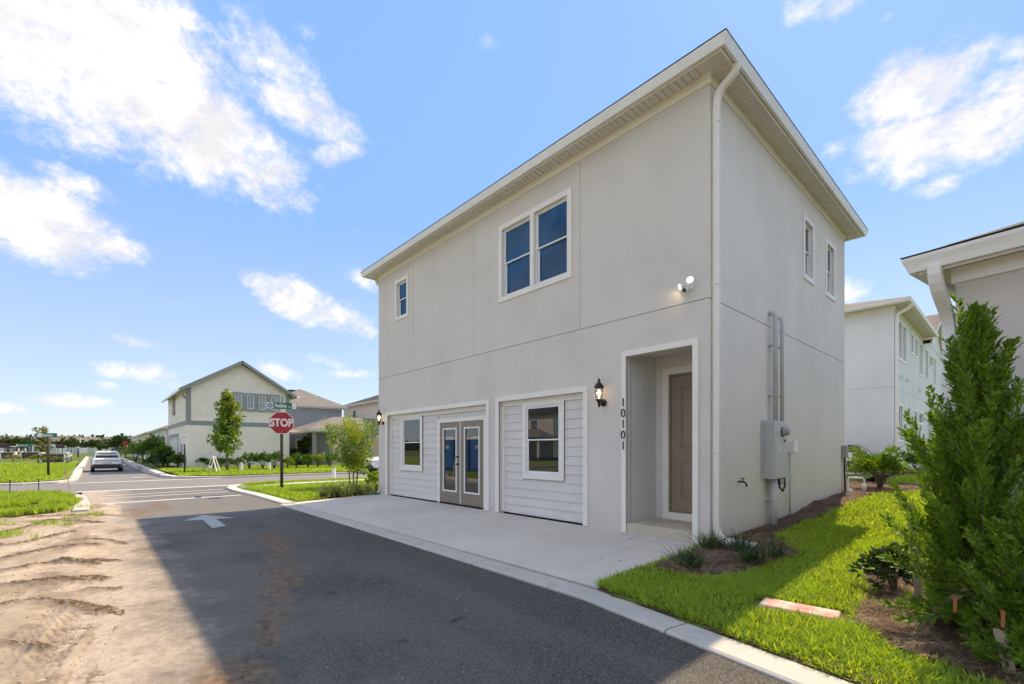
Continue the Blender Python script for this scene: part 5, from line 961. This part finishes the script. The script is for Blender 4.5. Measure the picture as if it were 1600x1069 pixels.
# twigs and grit left on the drive and the lane
rnd = random.Random(8)
def crumbs(name, n, xr, yr, zf, s, mat, seed):
    rs = np.random.RandomState(seed); V = []; F = []; 
    x = xr[0] + rs.rand(n) * (xr[1] - xr[0]); y = yr[0] + rs.rand(n) * (yr[1] - yr[0]); r = s * (.4 + rs.rand(n) ** 3 * 1.6)
    tet = np.array([(1, 0, -.5), (-.5, .87, -.5), (-.5, -.87, -.5), (0, 0, .8)]); a = rs.rand(n) * 6.3; zz = np.broadcast_to(zf(x, y), n)
    for k in range(n):
        c, s_ = math.cos(a[k]), math.sin(a[k]); m_ = tet * r[k] * (1 + rs.rand(4, 3) * .5); V.append(np.stack([m_[:, 0] * c - m_[:, 1] * s_ + x[k], m_[:, 0] * s_ + m_[:, 1] * c + y[k], m_[:, 2] + zz[k] + r[k] * .3], -1))
    V = np.concatenate(V); b = np.arange(n)[:, None] * 4; L = np.concatenate([b + 0, b + 1, b + 3, b + 1, b + 2, b + 3, b + 2, b + 0, b + 3, b + 0, b + 2, b + 1], 1)
    o = link(name, np_mesh(name, V, L, np.full(4 * n, 3)), mat); tag(o, kind='stuff'); return o
crumbs('loose_grit', 350, (-9, -2.2), (.2, 3.4), lambda x, y: ZR, .0035, 'kerb', 3); crumbs('sand_clods', 2600, (-13, -3), (-1.6, .3), lambda x, y: sandz(x, y)[0], .007, 'sand', 4)
crumbs('drive_grit', 60, (-12, -3.2), (3.9, 6.1), lambda x, y: -.06 + (y - 3.835) / 2.465 * .087, .007, 'bark', 5)
# ------------------------------------------------------------------ plants
def rand_dirs(rs, n): v = rs.randn(n, 3); return v / np.linalg.norm(v, axis=1)[:, None]
def bush(name, label, cat, loc, rx, h, n, ln, wd, mat, seed, group=None, stems=7, clump=9, base=.12, droop=0., stem_mat='bark'):
    rs = np.random.RandomState(seed); t = empty(name, loc, 0, label, cat, group); m = MB(); tips = []
    for k in range(stems):
        a = rs.rand() * 6.28; q = (.35 + .65 * rs.rand()); e = (math.cos(a) * rx * q * .75, math.sin(a) * rx * q * .75, h * (.5 + .42 * rs.rand()) * (1.1 - .25 * q)); m.tube([(0, 0, -.04), (e[0] * .3, e[1] * .3, e[2] * .45), e], [.02 * h + .004, .012 * h + .003, .004], 5); tips.append(e)
    m.build('stem', stem_mat, t); nc = max(6, n // clump); d = rand_dirs(rs, nc); d[:, 2] = np.abs(d[:, 2]) * 1.0 - .25; rad = (.45 + .55 * rs.rand(nc) ** .5) * (.8 + .4 * rs.rand(nc)); bump_ = .82 + .3 * np.sin(d[:, 0] * 5 + seed) * np.cos(d[:, 1] * 4 - seed)
    cc = np.stack([d[:, 0] * rx * rad * bump_, d[:, 1] * rx * rad * bump_, base * h + (h * (1 - base)) * (.45 + .52 * d[:, 2] * rad * bump_)], -1); cc[:, 2] = np.maximum(cc[:, 2], .03)
    idx = rs.randint(0, nc, n); C = cc[idx] + rs.randn(n, 3) * np.array([rx, rx, h * .6]) * .075; C[:, 2] = np.maximum(C[:, 2], .015); D = C - np.array([0, 0, h * .3]); D = D / (np.linalg.norm(D, axis=1)[:, None] + 1e-6) + rs.randn(n, 3) * .75; D[:, 2] += .35 - droop
    link('foliage', leaves('foliage', C, D, ln, wd, mat, seed), None, t); return t
def clump(name, label, cat, loc, n, h, w, seed, mat='liriope', group=None, spread=.06, dry=0):
    rs = np.random.RandomState(seed); t = empty(name, loc, 0, label, cat, group); P = np.stack([rs.randn(n) * spread, rs.randn(n) * spread, -.01 + 0 * rs.rand(n)], -1); link('foliage', blades('foliage', P, h, w, .85, seed, mat), None, t)
    if dry: link('dry_foliage', blades('dry_foliage', P[:dry] * 1.3, h * 1.0, w, 1.05, seed + 5, 'grass_dry'), None, t)
    return t
def tree(name, label, loc, h, th, rx, n, ln, wd, mat, seed, group=None, stems=1, lean=.0, shape='oval', bark='bark', tr=.04, cl=14, limbs=26, spread=.10):
    rs = np.random.RandomState(seed); t = empty(name, loc, 0, label, 'tree', group); m = MB(); cen = []
    for s in range(stems):
        a0 = s * 6.28 / max(stems, 1) + .6; off = (.12 * math.cos(a0) if stems > 1 else 0, .12 * math.sin(a0) if stems > 1 else 0); lx, ly = (math.cos(a0) * lean, math.sin(a0) * lean) if stems > 1 else (lean, 0)
        ax = [(off[0] + lx * q * q * h * .8 + rs.randn() * .015 * h * q, off[1] + ly * q * q * h * .8 + rs.randn() * .015 * h * q, -.1 + (h * .93 + .1) * q) for q in (0, .12, .25, .4, .6, .8, 1)]
        m.tube(ax, [tr * 1.3, tr, tr * .92, tr * .78, tr * .55, tr * .32, tr * .1], 8); A = np.array(ax)
        for k in range(limbs):
            q = th / h + (1 - th / h) * (k + rs.rand()) / limbs; b = np.array([np.interp(q, (0, .12, .25, .4, .6, .8, 1), A[:, i]) for i in range(3)]); u = (q - th / h) / (1 - th / h)
            w = {'oval': (math.sin(math.pi * min(1, .18 + u * .80))) ** .8, 'cone': (1.05 - u) ** .8 * min(1, .55 + u * 3), 'vase': .55 + .55 * u if u < .8 else .8, 'sparse': .5 + .3 * rs.rand()}[shape] * rx * (.7 + .45 * rs.rand()); a = k * 2.4 + rs.rand() * .7; up = .25 + .75 * u + .25 * rs.rand()
            e = b + np.array([math.cos(a) * w, math.sin(a) * w, w * up * .8]); mid_ = (b + e) / 2 + np.array([0, 0, w * .06]); r0 = tr * .42 * (1.1 - u * .7); m.tube([tuple(b), tuple(mid_), tuple(e)], [r0, r0 * .6, r0 * .2], 5)
            for j in range(cl): f = .30 + .78 * rs.rand(); c = b + (e - b) * f + rs.randn(3) * spread * rx; cen.append(c)
    m.build('trunk', bark, t); cen = np.array(cen); i = rs.randint(0, len(cen), n); C = cen[i] + rs.randn(n, 3) * spread * rx * .55; C[:, 2] = np.maximum(C[:, 2], th * .55); D = rs.randn(n, 3); D[:, 2] -= .15
    link('crown', leaves('crown', C, D, ln, wd, mat, seed), None, t); return t
def cedar(name, label, loc, h, rb, nb, seed, group=None):
    """feathery evergreen: rising branches set with flat sprays of tiny scale leaves"""
    rs = np.random.RandomState(seed); t = empty(name, loc, 0, label, 'evergreen shrub', group); m = MB(); m.tube([(0, 0, -.1), (.01, .01, h * .4), (0, .02, h * .8), (0, .02, h * .97)], [.04, .03, .015, .004], 8)
    Cs, Ds, Us, Ls = [], [], [], []
    for k in range(nb):
        u = ((k + rs.rand()) / nb) ** 1.18; z0 = h * (.045 + .905 * u); a = k * 2.39996 + rs.randn() * .35
        R_ = rb * np.interp(u, [0, .15, .4, .62, .8, 1], [.9, 1.0, .80, .50, .28, .07]) * (.35 + .85 * rs.rand() ** .8); el = R(np.interp(u, [0, .12, .35, 1], [-6, 28, 50, 74]) + rs.randn() * 9)
        d = np.array([math.cos(a) * math.cos(el), math.sin(a) * math.cos(el), math.sin(el)]); L = R_ / max(math.cos(el), .30) * .95 * (1.12 - .45 * u); n = 7; P = []; p = np.array([0, .01, z0]); q = d.copy()
        for i in range(n + 1): P.append(p.copy()); p = p + q * L / n; q = q + np.array([0, 0, .11 if u > .1 else .04]) + rs.randn(3) * .045; q /= np.linalg.norm(q)
        m.tube([tuple(x) for x in P[:-1:2]], [.008, .006, .004, .002][:len(P[:-1:2])], 4, False)
        P = np.array(P); nt = int(L / .011) + 6; s = .08 + .92 * (np.arange(nt) + rs.rand(nt)) / nt; ii = np.clip((s * n).astype(int), 0, n - 1); f = (s * n - ii)[:, None]; B = P[ii] * (1 - f) + P[ii + 1] * f; T = P[ii + 1] - P[ii]; T /= np.linalg.norm(T, axis=1)[:, None]
        r = rs.randn(nt, 3); S = np.cross(T, r); S /= np.linalg.norm(S, axis=1)[:, None]; tl = (.035 + .085 * rs.rand(nt)) * np.interp(s, [0, .5, .85, 1], [.9, 1.1, .8, .45]) * (.75 + .25 * min(1, L / .5)); td = T * .82 + S * .62; td[:, 2] += .12; td /= np.linalg.norm(td, axis=1)[:, None]
        nl = 12
        for j in range(nl):
            g = (j + .6) / nl; side = np.cross(td, S) if j % 2 else S; sg = 1 if (j // 2) % 2 else -1; Cs.append(B + td * (tl * g)[:, None]); Ds.append(td * .9 + np.cross(td, S) * sg * .55 * (1 - .6 * g) + rs.randn(nt, 3) * .10); Us.append(S); Ls.append(np.full(nt, .027 * (1.15 - .45 * g)))
        Cs.append(B + td * (tl * .9)[:, None]); Ds.append(td); Us.append(S); Ls.append(np.full(nt, .024))
    C = np.concatenate(Cs); D = np.concatenate(Ds); U = np.concatenate(Us); Ln = np.concatenate(Ls); C[:, 2] = np.maximum(C[:, 2], .03); m.build('trunk', 'bark', t)
    link('foliage', leaves('foliage', C, D, Ln, Ln * .40, 'cedar', seed, .3, U), None, t); return t
cz = lambda x, y: float(gz(x, y)) + .02
cedar('evergreen_shrub', 'tall feathery evergreen shrub with stakes against the taupe house wall', (-.22, 4.72, cz(0, 4.6)), 2.42, .60, 230, 4)
cedar('evergreen_shrub', 'lower feathery evergreen shrub left in front of the tall one', (-.38, 4.95, cz(-.4, 4.93)), 1.60, .31, 105, 9)
cedar('evergreen_shrub', 'dense low evergreen shrub at the right edge in front of the tall one', (.06, 4.26, cz(.1, 4.2)), 1.15, .40, 150, 15)
bush('dark_shrub', 'small dark glossy-leaved shrub in the straw left of the tall evergreen', 'shrub', (-.80, 5.5, cz(-.8, 5.5)), .25, .52, 640, .07, .035, 'dark_leaf', 3, base=-.15)
bush('rear_shrub', 'bright yellow-green shrub with arching shoots in front of the air conditioner', 'shrub', (-2.42, 14.7, cz(-2.4, 14.7)), .66, 1.0, 1900, .085, .045, 'bright_leaf', 6, stems=12)
for k in range(5):
    a = k * 1.3; o = MB().tube([(0, 0, .5), (.25 * math.cos(a), .25 * math.sin(a), .95), (.55 * math.cos(a), .5 * math.sin(a), 1.12), (.85 * math.cos(a), .8 * math.sin(a), .98)], .006, 4).build('shoot', 'bark_pale', bpy.data.objects['rear_shrub'])
    rs = np.random.RandomState(k); s = rs.rand(90); C = np.stack([.85 * math.cos(a) * s, .8 * math.sin(a) * s, .5 + 1.1 * s - .62 * s * s], -1) + rs.randn(90, 3) * .03; link('shoot_leaves', leaves('shoot_leaves', C, rs.randn(90, 3), .085, .045, 'bright_leaf', k), None, bpy.data.objects['rear_shrub'])
bush('rear_shrub', 'small dark green shrub at the downspout of the white house', 'shrub', (-2.35, 20.2, cz(-2, 20.2)), .4, .75, 500, .12, .06, 'hedge_leaf', 8); bush('rear_shrub', 'dark green shrub along the white house wall beside the evergreen', 'shrub', (-1.0, 20.6, cz(-1, 20.6)), .55, 1.0, 700, .12, .06, 'hedge_leaf', 12)
bush('rear_shrub', 'low bright shrub at the rear corner of the grey house', 'shrub', (-2.75, 16.6, cz(-2.7, 16.6)), .5, .7, 800, .08, .045, 'bright_leaf', 14)
# orange-strapped stakes that hold the evergreen
for k, (x, y, tx, ty, h, lab) in enumerate(((-.66, 4.62, .42, .12, .36, 'wooden tree stake leaning right in the straw under the evergreen'), (-.02, 4.02, -.08, .2, .24, 'wooden tree stake at the foot of the tall evergreen by the red straps'), (-.60, 5.35, -.06, -.05, .85, 'upright wooden stake half hidden behind the left evergreen'))): stake('tree_stake', (x, y, cz(x, y)), (tx, ty, 0), h, .055, 'wood', lab, 'wooden stakes under the evergreen')
for k, (x, y) in enumerate(((-.30, 4.22), (.18, 3.95), (-.08, 4.08))): t = MB().hexa([(x - .008, y, .27), (x + .008, y, .27), (x + .008, y + .006, .27), (x - .008, y + .006, .27), (x - .01, y + .01, .37), (x + .01, y + .01, .37), (x + .01, y + .016, .37), (x - .01, y + .016, .37)]).build('tree_strap', 'orange_strap'); tag(t, ('left', 'right', 'middle')[k] + ' one of the orange straps hanging below the tall evergreen', 'strap', 'orange tree straps')
# lily turf at the corner of the house
for k, (x, y, n, lab) in enumerate(((-2.75, 6.0, 130, 'lily turf clump at the foot of the downspout'), (-2.42, 6.15, 110, 'loose lily turf clump right of the downspout by the hose'), (-2.55, 5.02, 120, 'nearest lily turf clump in the straw bed by the drive'), (-2.10, 5.62, 110, 'lily turf clump at the right edge of the straw bed'), (-2.02, 6.12, 80, 'small lily turf clump at the far right tip of the straw bed'))): clump('lily_turf', lab, 'grass clump', (x, y, cz(x, y)), n, .29, .012, 40 + k, group='lily turf clumps at the house corner', dry=18)
# planting left of the drive
BED4 = [G(498, 772, 0), G(520, 780, 0), (-12.97, 4.9), (-12.97, 7.6), (-14.3, 7.6), G(530, 762, 0)]
struct('straw_bed', grid_mesh('straw_bed', np.arange(-15.5, -12.95, .08), np.arange(4, 8, .08), lambda X, Y: .0 + (fbm(X * 3, Y * 3, 4, 4) - .5) * .06 - .01, lambda x, y: inpoly(x, y, BED4)), 'mulch')
for k, (px, py, s, lab) in enumerate(((512, 775, 1, 'leftmost pale striped lily turf in the bed left of the drive'), (524, 773, .9, 'second pale striped lily turf from the left in the bed by the drive'), (541, 774, 1.1, 'middle pale striped lily turf under the crape myrtle'), (556, 772, 1, 'fourth pale striped lily turf under the crape myrtle'), (571, 772, 1.05, 'pale striped lily turf nearest the far house corner'))): x, y = G(px, py, .02); clump('striped_lily_turf', lab, 'grass clump', (x, y, .01), 170, .40 * s, .026, 60 + k, 'variegated', 'striped lily turf left of the drive', .11)
x, y = G(588, 768, .02); bush('corner_shrub', 'small green shrub at the far corner of the grey house', 'shrub', (x, y, 0), .32, .75, 420, .09, .05, 'myrtle_leaf', 31)
x, y = G(552, 761, 0); tree('crape_myrtle', 'young crape myrtle with three thin trunks left of the grey house', (x, y, 0), 2.1, .75, .66, 4200, .09, .05, 'myrtle_leaf', 5, stems=3, lean=.24, shape='vase', bark='bark_pale', tr=.028, cl=10, limbs=22, spread=.17)
# trees and shrubs across the street
x, y = G(355, 736, 0); tree('young_maple', 'young staked maple on the lawn before the beige house', (x, y, 0), 4.95, 1.25, .98, 4600, .17, .10, 'maple_leaf', 7, shape='cone', tr=.07, cl=14, limbs=40, spread=.12)
for k, (dx_, dy_) in enumerate(((.9, .5), (-.4, -.9))): stake('tree_guy', (x + dx_, y + dy_, 0), (-dx_ * .9, -dy_ * .9, 0), 1.6, .03, 'pole_brown', ('right', 'left')[k] + ' slanted guy stake holding the young maple', 'guy stakes of the maple')
ords = ['first', 'second', 'third', 'fourth', 'fifth', 'sixth', 'seventh', 'eighth', 'ninth', 'tenth', 'eleventh', 'twelfth', 'thirteenth', 'fourteenth', 'fifteenth', 'sixteenth']
for k, (px, py, r, h, mt) in enumerate(((306, 730, .45, .75, 'hedge_leaf'), (317, 730, .5, .85, 'hedge_leaf'), (333, 733, .45, .7, 'hedge_leaf'), (341, 730, .45, .7, 'hedge_leaf'), (352, 730, .5, .75, 'hedge_leaf'), (371, 731, .5, .7, 'hedge_leaf'), (390, 733, .62, 1.25, 'hedge_leaf'), (410, 733, .6, 1.2, 'hedge_leaf'), (429, 733, .66, 1.25, 'hedge_leaf'), (449, 732, .45, .8, 'maple_leaf'), (463, 731, .6, 1.1, 'hedge_leaf'), (481, 731, .62, 1.1, 'hedge_leaf'), (497, 731, .6, 1.1, 'maple_leaf'), (516, 730, .6, 1.1, 'hedge_leaf'))):
    gx, gy = G(px, py, .02); bush('foundation_shrub', ords[k] + ' low shrub from the left in the row across the street', 'shrub', (gx, gy, .02), r, h, 520, .16, .08, mt, 100 + k, 'low shrubs across the street')
for k, (px, py, r, h, mt, lab) in enumerate(((470, 724, 1.3, 1.6, 'hedge_leaf', 'clipped dark hedge before the grey-blue house'), (487, 724, 1.15, 3.2, 'bright_leaf', 'tall rounded bright shrub before the peach wall'), (508, 722, 1.2, 1.7, 'hedge_leaf', 'dark shrub right of the tall rounded bright shrub'), (548, 722, 1.6, 2.2, 'hedge_leaf', 'large shrub behind the crape myrtle'), (580, 722, 1.7, 2.0, 'bright_leaf', 'bright shrub behind the parked white car at the corner'))):
    gx, gy = G(px, py, .05); bush('garden_shrub', lab, 'shrub', (gx, gy, 0), r, h, 1500, .2, .1, mt, 130 + k)
for k, (px, X, r, h, mt, lab) in enumerate(((240, -52, 1.0, 3.0, 'hedge_leaf', 'tallest dark screening shrub by the far lane garages'), (224, -57, 1.1, 2.7, 'hedge_leaf', 'tall screening shrub left of the tallest by the far lane'), (212, -63, 1.2, 2.1, 'hedge_leaf', 'leftmost screening shrub beside the white car'), (255, -46, .9, 1.9, 'bright_leaf', 'bright spiky shrub before the white garage door'), (262, -43.5, .7, 1.2, 'dark_leaf', 'low dark shrub at the corner of the beige house'), (246, -46, .8, .95, 'hedge_leaf', 'clipped round shrub at the foot of the tallest screening shrub'), (278, -41.0, .5, 1.1, 'hedge_leaf', 'small shrub beside the beige house side door'))):
    d = ray(px); tt = X / d[0]; bush('lane_shrub', lab, 'shrub', (X, d[1] * tt, -.05), r, h, 1900, .17, .09, mt, 150 + k)
x, y = G(66, 722, 0); tree('young_tree', 'young yellow-green tree behind the street name sign on the left', (x, y, 0), 3.55, .9, .75, 1500, .17, .10, 'yellow_leaf', 22, shape='sparse', tr=.05, cl=10, limbs=18, spread=.16)
for k, (px, py, r, h) in enumerate(((60, 723.5, .7, .9), (85, 724, .8, .8), (20, 722, .7, .8), (93, 722, .5, 1.0))): gx, gy = G(px, py, 0); bush('park_shrub', ('reddish', 'pale rounded', 'straw-coloured', 'thin green')[k] + ' low shrub in the park bed on the left', 'shrub', (gx, gy, 0), r, h, 380, .16, .07, ('yellow_leaf', 'variegated', 'grass_dry', 'hedge_leaf')[k], 170 + k)
far_t = [(22, 716, 130, 5.2), (30, 714, 150, 6.0), (12, 713, 190, 7), (45, 712, 200, 7.5), (103, 712, 160, 5.5), (112, 711, 175, 6.0), (122, 711, 210, 6.5), (146, 711, 190, 6.0), (156, 711, 210, 6.8), (164, 711, 230, 7.5), (176, 712, 140, 5.2), (186, 712, 120, 5.6), (84, 710, 230, 7.0)]
for k, (px, py, D_, h) in enumerate(far_t):
    d = ray(px); bush('field_tree', ords[k] + ' broad tree in the far row across the field, counted from the nearest planting', 'tree', (d[0] * D_ / 1.0, d[1] * D_, -.3), h * .55, h, 520, .95, .55, 'far_leaf', 200 + k, 'trees across the field')
# the far-off wood that closes the horizon
rs = np.random.RandomState(77); n = 90000; Y = -1100 + 2600 * rs.rand(n); X = -640 - 260 * rs.rand(n); top = 9 + 9 * fbm(Y / 60 + 50, X / 60 + 50, 3, 4) + .7 * rs.randn(n); Z = top * rs.rand(n) ** .6
o = link('distant_wood', leaves('distant_wood', np.stack([X, Y, Z - 1], -1), rs.randn(n, 3), 5.0, 3.6, 'wood_leaf', 3)); tag(o, 'dark band of woodland closing the horizon on the left', 'woodland', kind='stuff')
# ------------------------------------------------------------------ grass and straw
def cam_keep(P, rs, d0, p): r = np.hypot(P[:, 0], P[:, 1]); return rs.rand(len(P)) < np.minimum(1, (d0 / r) ** p)
def lawn(name, n, xr, yr, ok, zf, h, w, lean, seed, mat='grass', d0=4.2, p=1.35, grow=True):
    rs = np.random.RandomState(seed); P = np.stack([xr[0] + rs.rand(n) * (xr[1] - xr[0]), yr[0] + rs.rand(n) * (yr[1] - yr[0])], -1); P = P[ok(P[:, 0], P[:, 1])]; P = P[cam_keep(P, rs, d0, p)]; r = np.hypot(P[:, 0], P[:, 1]); k = np.maximum(1, (r / d0)) ** .55 if grow else 1
    z = zf(P[:, 0], P[:, 1]); hh = h * (.65 + .7 * fbm(P[:, 0] * 1.7 + 9, P[:, 1] * 1.7 + 9, seed, 3)); o = link(name, blades(name, np.column_stack([P, z]), hh, w * k, lean, seed, mat)); tag(o, kind='stuff'); return o
kb = lambda x: 3.80 - .158 * np.maximum(x + 2.9, 0)
jit = lambda x, y: (fbm(x * 6, y * 6, 71, 3) - .5) * .22
def side_ok(x, y):
    j = jit(x, y); a = (y > kb(x) - .02 + .09 * (fbm(x * 7, x * 0 + 3, 91, 3) - .3)) & (x > np.where(y < 6.3, -2.93, -2.6)); a &= ~inpoly(x + j, y + j, BED1) & ~inpoly(x + j, y + j, BED2) & ~inpoly(x, y, BED3); a &= ~((np.abs((x + 1.27) * .978 + (y - 4.42) * .208) < .36) & (np.abs((y - 4.42) * .978 - (x + 1.27) * .208) < .17)); a &= ~((x > -.45) & (y > 5.35 - .155 * (x + .38))); return a & (y < 20.2)
lawn('lawn_grass', 330000, (-2.95, 2.4), (2.9, 9), side_ok, lambda x, y: gz(x, y) - .005, .082, .0105, .95, 11, d0=4.0, p=1.0)
lawn('lawn_grass', 110000, (-2.9, 3.5), (9, 20), side_ok, lambda x, y: gz(x, y) - .005, .085, .016, .85, 12, d0=9, p=.8)
lawn('dry_grass', 70000, (-2.95, 2.4), (2.9, 7), lambda x, y: side_ok(x, y) & ((fbm(x * 2.2, y * 2.2, 33, 3) > .50) | (y < kb(x) + .12)), lambda x, y: gz(x, y) - .005, .045, .006, 1.0, 13, 'grass_dry')
def straw(name, bed, n, seed, lenh=.10, z0=.03): 
    rs = np.random.RandomState(seed); x0, x1 = min(p[0] for p in bed), max(p[0] for p in bed); y0, y1 = min(p[1] for p in bed), max(p[1] for p in bed); P = np.stack([x0 + rs.rand(n) * (x1 - x0), y0 + rs.rand(n) * (y1 - y0)], -1); P = P[inpoly(P[:, 0], P[:, 1], bed) & ((P[:, 0] > -2.84) | (P[:, 1] > 13.5))]; P = P[cam_keep(P, rs, 5, 1)]
    z = gz(P[:, 0], P[:, 1]) + z0 + (fbm(P[:, 0] * 3, P[:, 1] * 3, 4, 4) - .45) * .09 + rs.rand(len(P)) * .02; o = link(name, blades(name, np.column_stack([P, z]), lenh, .0035, .98, seed, 'straw', True)); tag(o, kind='stuff')
straw('pine_straw', BED1, 60000, 21, .13); straw('pine_straw', BED2, 70000, 22, .14)
vg = [(-21.2, -3.4), (-15.4, -3.4), (-14.2, -1.5), (-14.4, -.42), (-18.6, -.52), (-20.2, -.86), (-20.9, -1.6), (-21.05, -3.4)]
lawn('verge_grass', 60000, (-21.2, -14), (-3.4, -.3), lambda x, y: inpoly(x + (fbm(x * 2, y * 2, 61, 3) - .5) * 1.2, y + (fbm(x * 2, y * 2, 62, 3) - .5) * 1.0, vg) & (fbm(x * .9, y * .9, 55, 3) > .40), lambda x, y: -.05 + 0 * x, .17, .018, .7, 14, d0=15, p=.5, grow=False)
lawn('sand_tufts', 9000, (-15.5, -9.5), (-1.6, .1), lambda x, y: (fbm(x * 1.4 + 3, y * 1.4, 57, 3) > .63), lambda x, y: sandz(x, y)[0] - .005, .10, .012, .85, 15, d0=15, p=.5, grow=False)
cl_ok = lambda x, y: inpoly(x, y, [(-21.1, 4.8), (-20.4, 4.15), (-19.2, 4.0), (-16, 4.0), (-13.0, 3.98), (-12.97, 6.2), (-12.97, 16), (-21.1, 16)]) & ~((x > -20.35 + .0) & (x < -19.0) & (y > 4)) & ~inpoly(x, y, BED4)
lawn('corner_grass', 90000, (-21.2, -12.9), (3.9, 14), cl_ok, lambda x, y: -.03 + 0 * x, .085, .022, .7, 16, d0=15, p=.6, grow=False)
lawn('far_grass', 60000, (-40, -27.7), (3.2, 26), lambda x, y: (x < -28.4) | (y > 4.9), lambda x, y: 0 * x, .10, .05, .7, 17, d0=30, p=.6, grow=False)
lawn('park_grass', 50000, (-60, -27.7), (-9, -1.3), lambda x, y: (y < -1.9) | (x < -29), lambda x, y: 0 * x, .12, .06, .7, 18, d0=30, p=.6, grow=False)
